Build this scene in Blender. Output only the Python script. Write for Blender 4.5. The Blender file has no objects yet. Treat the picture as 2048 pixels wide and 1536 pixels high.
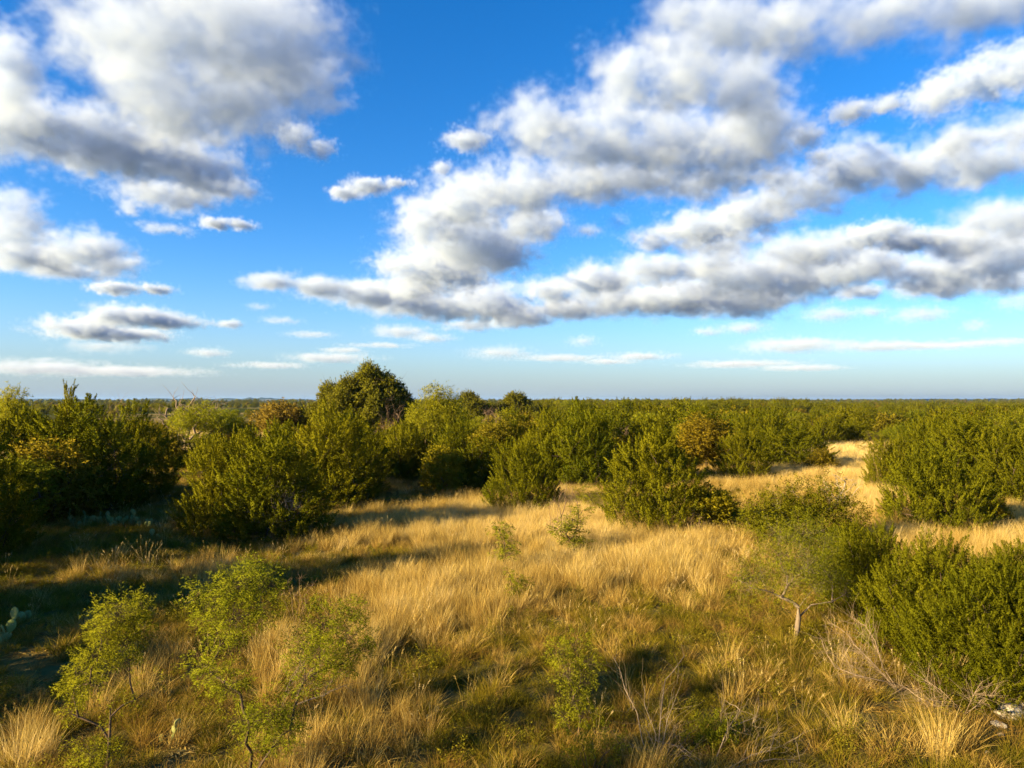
import bpy, math, random
import numpy as np
from mathutils import Vector

SC = bpy.context.scene
COL = SC.collection
R = math.radians
F_PX = 1400.0                       # focal length in photo pixels (photo is 2048 wide)
CAM_H = 6.0
PITCH = math.atan(32 / F_PX)

# ------------------------------------------------------------------ camera
cam = bpy.data.cameras.new('camera')
cam_o = bpy.data.objects.new('camera', cam)
COL.objects.link(cam_o)
cam_o.location = (0, 0, CAM_H)
cam_o.rotation_euler = (R(90) + PITCH, 0, 0)
cam.sensor_fit = 'HORIZONTAL'
cam.angle = 2 * math.atan(1024 / F_PX)
cam.clip_start = 0.1
cam.clip_end = 200000
SC.camera = cam_o

# ------------------------------------------------------------------ sky, sun, exposure
SUN_EL, SUN_AZ = R(18), R(-117)
world = bpy.data.worlds.new('World')
SC.world = world
world.use_nodes = True
wt = world.node_tree
bg = wt.nodes['Background']
sky = wt.nodes.new('ShaderNodeTexSky')
sky.sky_type = 'NISHITA'
sky.sun_disc = False
sky.sun_elevation = SUN_EL
sky.sun_rotation = SUN_AZ
sky.altitude = 300
sky.air_density = 1.0
sky.dust_density = 0.0
sky.ozone_density = 3.0
hsv = wt.nodes.new('ShaderNodeHueSaturation')
hsv.inputs['Saturation'].default_value = 1.34
wt.links.new(sky.outputs[0], hsv.inputs['Color'])
tint = wt.nodes.new('ShaderNodeMix')
tint.data_type, tint.blend_type = 'RGBA', 'MULTIPLY'
tint.inputs[0].default_value = 1.0
tint.inputs[7].default_value = (0.80, 0.93, 1.12, 1)
wt.links.new(hsv.outputs[0], tint.inputs[6])
# pale band of thick air all round the horizon
tc = wt.nodes.new('ShaderNodeTexCoord')
sep = wt.nodes.new('ShaderNodeSeparateXYZ')
wt.links.new(tc.outputs['Generated'], sep.inputs[0])
prev = sep.outputs[2]
for op, val in (('ABSOLUTE', 0), ('DIVIDE', 0.085), ('POWER', 1.4), ('MULTIPLY', -1.0), ('EXPONENT', 0), ('MULTIPLY', 0.93)):
    nd = wt.nodes.new('ShaderNodeMath')
    nd.operation = op
    wt.links.new(prev, nd.inputs[0])
    nd.inputs[1].default_value = val
    prev = nd.outputs[0]
band = wt.nodes.new('ShaderNodeMix')
band.data_type = 'RGBA'
wt.links.new(prev, band.inputs[0])
wt.links.new(tint.outputs[2], band.inputs[6])
band.inputs[7].default_value = (1.75, 2.1, 2.5, 1)
wt.links.new(band.outputs[2], bg.inputs[0])
bg.inputs[1].default_value = 0.056
SUN_DIR = Vector((math.sin(SUN_AZ) * math.cos(SUN_EL), math.cos(SUN_AZ) * math.cos(SUN_EL), math.sin(SUN_EL)))
sun = bpy.data.lights.new('sun', 'SUN')
sun.energy = 5.0
sun.angle = R(0.5)
sun.color = (1.0, 0.77, 0.42)
sun_o = bpy.data.objects.new('sun', sun)
COL.objects.link(sun_o)
sun_o.rotation_euler = SUN_DIR.to_track_quat('Z', 'Y').to_euler()
SC.view_settings.view_transform = 'Standard'
SC.view_settings.look = 'None'
SC.view_settings.exposure = 1.95
SC.view_settings.gamma = 1.0
SC.view_settings.use_curve_mapping = False
SC.cycles.use_denoising = True
SC.cycles.max_bounces = 24
SC.cycles.diffuse_bounces = 3
SC.cycles.glossy_bounces = 2
SC.cycles.transmission_bounces = 4
SC.cycles.volume_bounces = 24
SC.cycles.transparent_max_bounces = 8
SC.cycles.sample_clamp_indirect = 6

# ------------------------------------------------------------------ helpers: photo directions and points
def ray(px, py):
    dx, dy = (px - 1024) / F_PX, (768 - py) / F_PX
    c, s = math.cos(PITCH), math.sin(PITCH)
    return Vector((dx, c - s * dy, s + c * dy)).normalized()


def ground(px, py, z=0.0):
    d = ray(px, py)
    t = (z - CAM_H) / d.z
    return Vector((d.x * t, d.y * t, z))


def tag(o, label=None, cat=None, group=None, kind=None):
    if label: o['label'] = label
    if cat: o['category'] = cat
    if group: o['group'] = group
    if kind: o['kind'] = kind
    return o


class NG:
    """small builder for node trees"""
    def __init__(s, t): s.t = t

    def n(s, typ, **k):
        n = s.t.nodes.new(typ)
        for a, v in k.items(): setattr(n, a, v)
        return n

    def put(s, i, v):
        if isinstance(v, bpy.types.NodeSocket): s.t.links.new(v, i)
        else: i.default_value = v

    def m(s, op, a, b=0.0, c=0.0, clamp=False):
        n = s.n('ShaderNodeMath', operation=op, use_clamp=clamp)
        for i, v in enumerate((a, b, c)): s.put(n.inputs[i], v)
        return n.outputs[0]

    def v(s, op, a, b=(0, 0, 0), out=0):
        n = s.n('ShaderNodeVectorMath', operation=op)
        s.put(n.inputs[0], a)
        s.put(n.inputs[1], b)
        return n.outputs[out]

    def noise(s, vec, scale, detail=3, rough=.5, dist=0.0):
        n = s.n('ShaderNodeTexNoise')
        if vec is not None: s.put(n.inputs['Vector'], vec)
        for k, v in (('Scale', scale), ('Detail', detail), ('Roughness', rough), ('Distortion', dist)): s.put(n.inputs[k], v)
        return n.outputs[0]

    def ramp(s, fac, stops):
        n = s.n('ShaderNodeValToRGB')
        s.put(n.inputs[0], fac)
        e = n.color_ramp.elements
        while len(e) < len(stops): e.new(.5)
        for k, (p, c) in zip(e, stops): k.position, k.color = p, (*c, 1)
        return n.outputs[0]

    def mix(s, fac, a, b, typ='MIX'):
        n = s.n('ShaderNodeMix', data_type='RGBA', blend_type=typ)
        s.put(n.inputs[0], fac)
        for i, v in ((6, a), (7, b)):
            s.put(n.inputs[i], (*v, 1) if isinstance(v, tuple) and len(v) == 3 else v)
        return n.outputs[2]


# ------------------------------------------------------------------ clouds: real vapour on voxel grids, lit by the sun and the sky
def vapour(name, dens):
    m = bpy.data.materials.new(name)
    m.use_nodes = True
    t = m.node_tree
    t.nodes.clear()
    o = t.nodes.new('ShaderNodeOutputMaterial')
    p = t.nodes.new('ShaderNodeVolumePrincipled')
    p.inputs['Color'].default_value = (.69, .78, .91, 1)
    p.inputs['Density'].default_value = dens
    p.inputs['Anisotropy'].default_value = 0.0
    t.links.new(p.outputs[0], o.inputs['Volume'])
    return m


CLOUD_N = 0


def cloud(label, blobs, dens=1.0, amp=1.15, soft=1.2, alt=1000.0, group=None, thick=1.0, rough=.62, fine=1.0, streak=1.0):
    """blobs: (px, py, half width, half height[, strength]) where the cloud stands in the sky of the photograph"""
    global CLOUD_N
    CLOUD_N += 1
    cs, lo, hi, dist = [], Vector((1e9,) * 3), Vector((-1e9,) * 3), []
    for b in blobs:
        px, py, rx, ry = b[:4]
        d = ray(px, py)
        e = math.asin(d.z)
        t = alt / d.z
        c = d * t
        RX, RY = rx / F_PX * t * math.cos(math.atan((px - 1024) / F_PX)), ry / F_PX * t
        DY = min(RX, .75 * RY / max(.04, math.sin(e)))
        RZ = math.sqrt(max(.15 * RY * RY, RY * RY - (DY * math.sin(e)) ** 2)) / math.cos(e) * thick
        cs.append((c, RX, DY, RZ, math.atan2(d.x, d.y), b[4] if len(b) > 4 else 1.0))
        dist.append(t)
        for k, r in ((0, max(RX, DY)), (1, max(RX, DY)), (2, RZ)):
            lo[k] = min(lo[k], c[k] - 1.35 * r)
            hi[k] = max(hi[k], c[k] + 1.35 * r)
    ng = bpy.data.node_groups.new('cloud_field', 'GeometryNodeTree')
    ng.interface.new_socket('Geometry', in_out='INPUT', socket_type='NodeSocketGeometry')
    ng.interface.new_socket('Geometry', in_out='OUTPUT', socket_type='NodeSocketGeometry')
    f = NG(ng)
    out = f.n('NodeGroupOutput')
    P = f.n('GeometryNodeInputPosition').outputs[0]
    rmean = sorted(.6 * c[1] + .4 * c[3] for c in cs)[len(cs) // 2]
    off = f.v('ADD', P, (CLOUD_N * 7919.0, CLOUD_N * 131.0, 0))
    n1 = f.noise(f.v('MULTIPLY', off, (1.3 * fine / rmean / streak, 1.3 * fine / rmean, 1.8 * fine / rmean * streak)), 1.0, 2, .5)
    n2 = f.noise(f.v('MULTIPLY', off, (4.2 * fine / rmean / streak, 4.2 * fine / rmean, 5.0 * fine / rmean * streak)), 1.0, 6, rough, .35)
    S = None
    for (c, RX, DY, RZ, az, st) in cs:
        q = f.v('SUBTRACT', P, tuple(c))
        r = f.n('ShaderNodeVectorRotate', rotation_type='Z_AXIS')
        f.put(r.inputs['Vector'], q)
        r.inputs['Angle'].default_value = az
        q = f.v('MULTIPLY', r.outputs[0], (1 / RX, 1 / DY, 1 / RZ))
        l = f.m('SUBTRACT', st, f.v('LENGTH', q, out=1))
        S = l if S is None else f.m('SMOOTH_MAX', S, l, .2)
    S = f.m('ADD', S, f.m('MULTIPLY', f.m('SUBTRACT', n1, .5), amp * 1.5))
    S = f.m('ADD', S, f.m('MULTIPLY', f.m('SUBTRACT', n2, .5), amp * 2.1))
    D = f.m('POWER', f.m('MULTIPLY', S, 1 / soft, clamp=True), 1.6)
    vc = f.n('GeometryNodeVolumeCube')
    f.put(vc.inputs['Density'], D)
    vc.inputs['Min'].default_value = lo
    vc.inputs['Max'].default_value = hi
    vox = sum(dist) / len(dist) * VOX_PX / 700
    sz = hi - lo
    vox = max(vox, (sz[0] * sz[1] * sz[2] / 9e6) ** (1 / 3))
    for k, a in enumerate('XYZ'): vc.inputs['Resolution ' + a].default_value = max(6, int(sz[k] / vox))
    sm = f.n('GeometryNodeSetMaterial')
    mean_r = sum(min(c[1], c[3]) for c in cs) / len(cs)
    mt = vapour('cloud_vapour', dens * 3.1 / mean_r)
    sm.inputs['Material'].default_value = mt
    ng.links.new(vc.outputs[0], sm.inputs[0])
    ng.links.new(sm.outputs[0], out.inputs[0])
    vol = bpy.data.volumes.new('cloud')
    vol.materials.append(mt)
    o = bpy.data.objects.new('cloud', vol)
    COL.objects.link(o)
    o.modifiers.new('vapour_field', 'NODES').node_group = ng
    return tag(o, label, 'cloud', group)


VOX_PX = 1.8
cloud('huge soft cumulus filling the upper left sky, white edge and grey belly',
      [(185, 70, 85, 60), (270, 50, 150, 90), (300, 160, 120, 90), (350, 225, 120, 80), (430, 60, 200, 110),
       (560, 80, 130, 110), (480, 180, 130, 100), (600, 150, 90, 70), (655, 205, 55, 28, .8)])
cloud('pale cloud bank at the left side under the huge cumulus',
      [(10, 130, 70, 85), (95, 240, 120, 48), (20, 250, 120, 60), (250, 300, 180, 60), (380, 330, 110, 55), (440, 370, 70, 28),
       (330, 390, 110, 30), (260, 415, 50, 20, .7), (330, 455, 70, 16, .7)])
cloud('small grey cloud hanging right of the huge cumulus', [(590, 270, 45, 32, .9), (640, 295, 40, 26, .8)], soft=.8, fine=1.5, dens=.8)
cloud('grey topped cloud pair low at the left margin of the sky',
      [(20, 440, 80, 55), (60, 510, 90, 32), (170, 500, 90, 36), (120, 540, 90, 18), (230, 530, 60, 22)])
cloud('thin pinkish cloud shred below the grey topped pair', [(230, 575, 50, 14, .9), (310, 578, 45, 12, .8)], soft=.8, fine=1.5, dens=.8)
cloud('broken low cloud field above the left junipers',
      [(170, 655, 80, 20), (270, 632, 90, 20), (340, 642, 60, 16), (230, 668, 100, 13), (460, 648, 30, 8)], amp=1.3)
cloud('lone small cloud shred between the two big cloud masses', [(690, 385, 36, 14), (735, 370, 45, 18), (790, 362, 40, 12, .8)], amp=1.2)
cloud('faint flat cloud wisp under the pale left bank', [(430, 445, 40, 14, .8), (480, 448, 40, 12, .8)], soft=.9)
cloud('tall towering cumulus reaching from the middle of the sky to its upper edge',
      [(1290, 70, 36, 30, .8), (1350, 20, 60, 40), (1430, 60, 130, 75), (1560, 45, 130, 75), (1750, 25, 170, 60), (1950, 15, 150, 50),
       (1245, 150, 90, 65), (1370, 150, 130, 75), (1490, 180, 90, 80), (1080, 250, 100, 65), (1200, 280, 130, 75), (1340, 290, 140, 85),
       (1470, 300, 110, 85), (1040, 375, 120, 60), (1170, 365, 130, 50), (935, 400, 100, 60), (865, 445, 90, 55), (940, 480, 110, 60),
       (880, 535, 120, 52), (990, 500, 90, 55), (1060, 450, 80, 45), (1290, 360, 110, 40), (1400, 370, 90, 35), (1520, 250, 100, 60), (1550, 350, 60, 30), (1290, 375, 60, 20, .7), (800, 530, 60, 22)])
cloud('small white puff beside the left flank of the towering cumulus', [(935, 278, 48, 24), (885, 332, 30, 18, .8)], amp=1.2)
cloud('long low cloud with a pointed left tip in the centre of the sky',
      [(550, 565, 70, 18), (640, 575, 70, 22), (740, 592, 100, 30), (850, 608, 120, 32), (960, 605, 110, 44), (1040, 630, 80, 26), (830, 575, 80, 30)])
cloud('sloping white cloud ridge climbing to the right edge of the sky',
      [(1300, 478, 60, 25), (1400, 455, 90, 40), (1500, 430, 100, 42), (1620, 380, 110, 45), (1720, 335, 110, 48), (1830, 340, 110, 45),
       (1950, 320, 110, 48), (2050, 310, 80, 50), (1920, 268, 70, 30), (2010, 262, 80, 32)])
cloud('wide grey bellied cloud sheet under the sloping white ridge',
      [(1100, 582, 70, 30), (1200, 560, 100, 36), (1320, 540, 110, 36), (1410, 525, 80, 36), (1500, 550, 130, 52), (1350, 595, 150, 38),
       (1480, 602, 130, 34), (1600, 555, 110, 48), (1240, 602, 120, 32), (1620, 500, 110, 40), (1700, 535, 100, 40), (1440, 490, 90, 30), (1150, 615, 100, 24)])
cloud('dark flat cloud slab between the ridge and the bright right bank', [(1740, 470, 70, 26, .9), (1820, 480, 90, 24, .9), (1780, 455, 50, 20, .8)], soft=.8, fine=1.5, dens=.8)
cloud('bright cloud bank at the right edge above the brush',
      [(2000, 435, 100, 36), (1930, 485, 90, 35), (1760, 525, 60, 26), (1840, 540, 90, 34), (1930, 530, 100, 48), (2030, 500, 90, 52),
       (1720, 582, 60, 15), (1880, 572, 90, 24), (2000, 560, 80, 24)])
cloud('white cloud with grey right end near the upper right corner', [(1860, 195, 50, 36), (1900, 175, 60, 40), (1980, 150, 70, 45), (2040, 130, 60, 45)], soft=.8, fine=1.5, dens=.8)
cloud('smoky dark cloud scrap left of the corner cloud', [(1700, 222, 50, 24, .9), (1770, 208, 50, 22, .8)], soft=.9, fine=1.5, dens=.8)
cloud('dark frayed cloud scrap against the tower, over the ridge', [(1610, 272, 45, 26, .9), (1640, 310, 40, 22, .8)], soft=.9, fine=1.5, dens=.8)
for lab, bl in (('tiny white cloud right under the tower, larger of two', [(1175, 460, 34, 12)]),
                ('upright little cloud just left of the ridge tip', [(1235, 442, 26, 20, .9)]),
                ('flat cloud streak low above the oak', [(660, 715, 90, 10, .9), (540, 730, 80, 7, .8)]),
                ('long thin grey cloud streak low at the left', [(90, 735, 130, 14, .9), (240, 742, 160, 9, .9), (200, 692, 80, 11, .9)]),
                ('little flat cloud alone over the bare dead tree', [(415, 705, 42, 8)]),
                ('flat grey cloud left of centre under the long low cloud', [(800, 662, 60, 13), (860, 675, 50, 9)]),
                ('low cloud strip hugging the underside of the long cloud', [(940, 650, 60, 12), (1040, 640, 40, 9)]),
                ('thin grey cloud over the middle junipers', [(1000, 705, 70, 14, .9)]),
                ('small puff cloud low above the middle brush', [(1165, 682, 34, 13, .9)]),
                ('flat cloud low over the brush right of the middle', [(1280, 712, 70, 9, .9)]),
                ('pair of tiny puffs under the grey bellied sheet', [(1415, 662, 32, 9), (1485, 654, 48, 11)]),
                ('long grey low cloud under the bright right bank', [(1590, 690, 100, 14), (1740, 692, 80, 10)]),
                ('little white cloud row under the bright bank, left one', [(1660, 628, 55, 14), (1740, 622, 34, 10)]),
                ('little white cloud row under the bright bank, right one', [(1840, 628, 60, 15)]),
                ('small cloud cut by the right edge of the sky', [(2035, 600, 45, 18)]),
                ('tiny cloud dot low at the right side', [(1950, 650, 24, 11)])):
    cloud(lab, bl, amp=1.6, group='small low clouds', soft=1.2, fine=2.0, dens=.19, streak=1.6)

for lab, bl in (('very faint streak low over the second juniper clump', [(760, 690, 70, 6), (690, 700, 50, 6)]),
                ('very faint streak under the small puff cloud', [(1120, 715, 90, 7), (1210, 722, 60, 6)]),
                ('very faint streak above the large round juniper', [(1880, 690, 110, 8), (1990, 684, 70, 7)]),
                ('very faint streak above the vase-shaped juniper', [(1480, 728, 120, 7), (1600, 735, 80, 6)]),
                ('very faint shreds left of the long low cloud', [(560, 640, 40, 8), (620, 668, 50, 7), (520, 612, 30, 7)])):
    cloud(lab, bl, amp=1.5, group='small low clouds', soft=1.3, fine=1.8, dens=.11, streak=1.8)

# ------------------------------------------------------------------ materials
def new_mat(name):
    m = bpy.data.materials.new(name)
    m.use_nodes = True
    t = m.node_tree
    t.nodes.clear()
    f = NG(t)
    return m, f, f.n('ShaderNodeOutputMaterial')


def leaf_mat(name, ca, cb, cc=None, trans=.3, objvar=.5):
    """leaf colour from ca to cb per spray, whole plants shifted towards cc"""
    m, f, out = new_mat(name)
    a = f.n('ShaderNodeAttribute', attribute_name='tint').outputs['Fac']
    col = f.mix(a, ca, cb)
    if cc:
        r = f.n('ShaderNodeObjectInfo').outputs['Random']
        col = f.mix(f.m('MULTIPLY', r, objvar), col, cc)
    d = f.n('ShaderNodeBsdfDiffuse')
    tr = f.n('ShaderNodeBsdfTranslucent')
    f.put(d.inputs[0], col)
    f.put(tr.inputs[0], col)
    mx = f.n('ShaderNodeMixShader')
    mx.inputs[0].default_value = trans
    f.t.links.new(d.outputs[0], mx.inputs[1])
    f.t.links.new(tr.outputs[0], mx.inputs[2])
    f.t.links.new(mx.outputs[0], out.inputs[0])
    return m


def bark_mat(name, ca, cb, scale=9):
    m, f, out = new_mat(name)
    co = f.n('ShaderNodeTexCoord').outputs['Object']
    n = f.noise(f.v('MULTIPLY', co, (1, 1, .3)), scale, 4, .65)
    d = f.n('ShaderNodeBsdfDiffuse')
    f.put(d.inputs[0], f.ramp(n, [(.3, ca), (.7, cb)]))
    b = f.n('ShaderNodeBump')
    b.inputs['Strength'].default_value = .5
    b.inputs['Distance'].default_value = .01
    f.put(b.inputs['Height'], n)
    f.put(d.inputs['Normal'], b.outputs[0])
    f.t.links.new(d.outputs[0], out.inputs[0])
    return m


def grass_mat(name, cols, rust):
    """straw or green blades: colour by clump (an attribute of the clump), each blade varied, rust-toned in noise patches"""
    m, f, out = new_mat(name)
    a = f.n('ShaderNodeAttribute', attribute_name='shade', attribute_type='INSTANCER').outputs['Fac']
    b = f.n('ShaderNodeAttribute', attribute_name='tint').outputs['Fac']
    v = f.m('ADD', a, f.m('MULTIPLY', f.m('SUBTRACT', b, .5), .5), clamp=True)
    col = f.ramp(v, cols)
    w = f.noise(f.n('ShaderNodeNewGeometry').outputs['Position'], .8, 4, .65)
    rf = f.n('ShaderNodeMapRange')
    f.put(rf.inputs[0], w)
    for k_, v_ in ((1, .5), (2, .7), (3, 0.0), (4, .45)): rf.inputs[k_].default_value = v_
    col = f.mix(rf.outputs[0], col, rust)
    d = f.n('ShaderNodeBsdfDiffuse')
    tr = f.n('ShaderNodeBsdfTranslucent')
    f.put(d.inputs[0], col)
    f.put(tr.inputs[0], col)
    mx = f.n('ShaderNodeMixShader')
    mx.inputs[0].default_value = .35
    f.t.links.new(d.outputs[0], mx.inputs[1])
    f.t.links.new(tr.outputs[0], mx.inputs[2])
    f.t.links.new(mx.outputs[0], out.inputs[0])
    return m


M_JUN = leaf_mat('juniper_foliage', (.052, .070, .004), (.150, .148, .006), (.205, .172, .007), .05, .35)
M_MESQ = leaf_mat('mesquite_foliage', (.16, .19, .010), (.27, .275, .014), (.31, .26, .016), .4, .4)
M_OAK = leaf_mat('oak_foliage', (.105, .112, .010), (.190, .175, .014), None, .2)
M_SHRUB = leaf_mat('scrub_foliage', (.14, .13, .010), (.24, .19, .013), (.28, .18, .014), .3, .4)
M_YEL = leaf_mat('yellowing_foliage', (.20, .175, .010), (.31, .26, .013), None, .35)
M_RUST = leaf_mat('rusty_foliage', (.17, .125, .02), (.25, .175, .024), None, .3)
M_BARK = bark_mat('grey_bark', (.10, .075, .05), (.27, .21, .14))
M_DARKBARK = bark_mat('dark_bark', (.045, .032, .022), (.12, .085, .055))
M_DEAD = bark_mat('bleached_deadwood', (.22, .17, .12), (.46, .38, .28))
M_PALETWIG = bark_mat('pale_twigs', (.20, .14, .08), (.36, .27, .17))
M_TWIG = bark_mat('brown_twigs', (.13, .085, .05), (.26, .18, .11))


# ------------------------------------------------------------------ mesh builders
def mesh_np(name, V, T, mat, tint=None, normals=None):
    V = np.ascontiguousarray(V, dtype=np.float32)
    T = np.ascontiguousarray(T, dtype=np.int32)
    me = bpy.data.meshes.new(name)
    me.vertices.add(len(V))
    me.vertices.foreach_set('co', V.ravel())
    me.loops.add(T.size)
    me.loops.foreach_set('vertex_index', T.ravel())
    me.polygons.add(len(T))
    me.polygons.foreach_set('loop_start', np.arange(0, T.size, 3, dtype=np.int32))
    me.polygons.foreach_set('loop_total', np.full(len(T), 3, dtype=np.int32))
    if tint is not None:
        at = me.attributes.new('tint', 'FLOAT', 'FACE')
        at.data.foreach_set('value', np.ascontiguousarray(tint, dtype=np.float32))
    me.update(calc_edges=True)
    me.materials.append(mat)
    if normals is not None:
        me.polygons.foreach_set('use_smooth', np.ones(len(T), bool))
        me.normals_split_custom_set_from_vertices(np.ascontiguousarray(normals, dtype=np.float32))
    return me


def unit(v):
    return v / np.maximum(np.linalg.norm(v, axis=-1, keepdims=True), 1e-9)


def leaves(C, D, L, W, rng, N=None):
    """one pointed leaf (a triangle with a broad foot) per centre C along D, its upper face towards N"""
    n = len(C)
    side = unit(np.cross(D, unit(rng.normal(size=(n, 3)))))
    L = np.broadcast_to(np.asarray(L, float), (n,))[:, None]
    W = np.broadcast_to(np.asarray(W, float), (n,))[:, None]
    V = np.empty((n, 3, 3))
    V[:, 0] = C - side * W * .5
    V[:, 1] = C + side * W * .5
    V[:, 2] = C + D * L
    T = np.arange(n * 3).reshape(-1, 3)
    if N is None: return V.reshape(-1, 3), T
    gn = np.cross(V[:, 1] - V[:, 0], V[:, 2] - V[:, 0])
    fl = (gn * N).sum(-1) < 0
    T[fl] = T[fl][:, ::-1]
    return V.reshape(-1, 3), T


def sprays(P, A, n, length, rad, L, W, rng, open_=.8, tint=None, out=None, taper_=None):
    """plumes of leaves: at each P a spray along A with n leaves"""
    k = len(P)
    t = rng.random((k, n)) ** .8
    ln = (length * rng.uniform(.6, 1.3, (k, 1)))
    A_ = A[:, None, :]
    rd = unit(rng.normal(size=(k, n, 3)))
    rd = unit(rd - (rd * A_).sum(-1, keepdims=True) * A_)
    r = rad * rng.uniform(.7, 1.3, (k, 1)) * (taper_(t) if taper_ else np.sin(np.pi * np.clip(.12 + .8 * t, 0, 1)) ** .7) * rng.random((k, n)) ** .5
    C = P[:, None, :] + A_ * (t * ln)[..., None] + rd * r[..., None]
    D = unit(A_ * .8 + rd * open_ + rng.normal(size=(k, n, 3)) * .3)
    tt = (rng.random((k, 1)) if tint is None else tint[:, None]) * .75 + rng.random((k, n)) * .25
    N = unit(rd * .95 + A_ * .3 + (0 if out is None else out[:, None] * .35) + rng.normal(size=(k, n, 3)) * .2).reshape(-1, 3)
    V, T = leaves(C.reshape(-1, 3), D.reshape(-1, 3), L * rng.uniform(.6, 1.3, k * n), W, rng, N)
    return V, T, tt.ravel(), np.repeat(N, 3, axis=0)


def join(parts):
    Vs, Ts, Ks, Ns, o = [], [], [], [], 0
    for p in parts:
        if len(p) > 3: Ns.append(p[3])
        Vs.append(p[0]); Ts.append(p[1] + o); o += len(p[0])
        Ks.append(p[2] if len(p) > 2 else np.full(len(p[1]), .5))
    r = (np.concatenate(Vs), np.concatenate(Ts), np.concatenate(Ks))
    return (*r, np.concatenate(Ns)) if Ns else r


def tube(path, radii, k=5):
    path = np.asarray(path, float)
    n = len(path)
    tg = unit(np.gradient(path, axis=0))
    ref = np.array([.31, .93, .2])
    u = unit(np.cross(tg, ref))
    v = np.cross(tg, u)
    a = np.arange(k) * 2 * np.pi / k
    V = path[:, None] + (np.cos(a)[None, :, None] * u[:, None] + np.sin(a)[None, :, None] * v[:, None]) * np.asarray(radii)[:, None, None]
    V = V.reshape(-1, 3)
    i = np.arange(n - 1)[:, None] * k
    j = np.arange(k)[None, :]
    a0, a1, b0, b1 = i + j, i + (j + 1) % k, i + k + j, i + k + (j + 1) % k
    T = np.concatenate([np.stack([a0, a1, b1], -1).reshape(-1, 3), np.stack([a0, b1, b0], -1).reshape(-1, 3)])
    return V, T


def skeleton(targets, rng, r0=.02, base=(0, 0, 0), bow=.25, wob=.08, k=5, step=.4, stems=1, taper=.5):
    """limbs from the base to every target; limbs share the wood below the fork, thicker the more they carry"""
    base = np.array(base, float)
    pts, par, load, paths = [base], [-1], [0], []
    order = sorted(range(len(targets)), key=lambda i: np.linalg.norm(targets[i] - base))
    for q, ti in enumerate(order):
        t = targets[ti]
        P = np.array(pts)
        d = np.linalg.norm(P - t, axis=1) + .55 * np.linalg.norm(P - base, axis=1)
        d[P[:, 2] > t[2] - .05] += 3
        a = 0 if q < stems else int(np.argmin(d))
        s = P[a]
        L = np.linalg.norm(t - s)
        n = max(3, int(L / step))
        u = np.linspace(0, 1, n + 1)[1:, None]
        path = s + (t - s) * u
        path[:, 2] += bow * L * np.sin(np.pi * u[:, 0]) * (1 if t[2] > s[2] + .3 * L else .4)
        path += rng.normal(size=path.shape) * wob * L * np.sin(np.pi * u) * .6
        path[:, 2] = np.maximum(path[:, 2], .02)
        idx, prev = [a], a
        for p in path:
            pts.append(p); par.append(prev); load.append(0)
            prev = len(pts) - 1
            idx.append(prev)
        paths.append(idx)
        j = prev
        while j >= 0:
            load[j] += 1
            j = par[j]
    P = np.array(pts)
    rad = r0 * np.maximum(np.array(load), .3) ** taper
    parts = []
    for idx in paths:
        rr = rad[idx].copy()
        rr[0] = min(rr[0], rr[1] * 1.15)
        rr[-1] *= .45
        parts.append(tube(P[idx], rr, k))
    return P, parts


def twigs(P, D, L, r, rng, n=3, k=3, spread=.7, seg=3):
    parts = []
    for p, d in zip(P, D):
        for _ in range(n):
            dd = unit(d + rng.normal(size=3) * spread)
            ln = L * rng.uniform(.5, 1.3)
            path = [p]
            for _s in range(seg):
                dd = unit(dd + rng.normal(size=3) * .22)
                path.append(path[-1] + dd * ln / seg)
            parts.append(tube(path, np.linspace(r, r * .3, seg + 1), k))
    return parts


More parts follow.
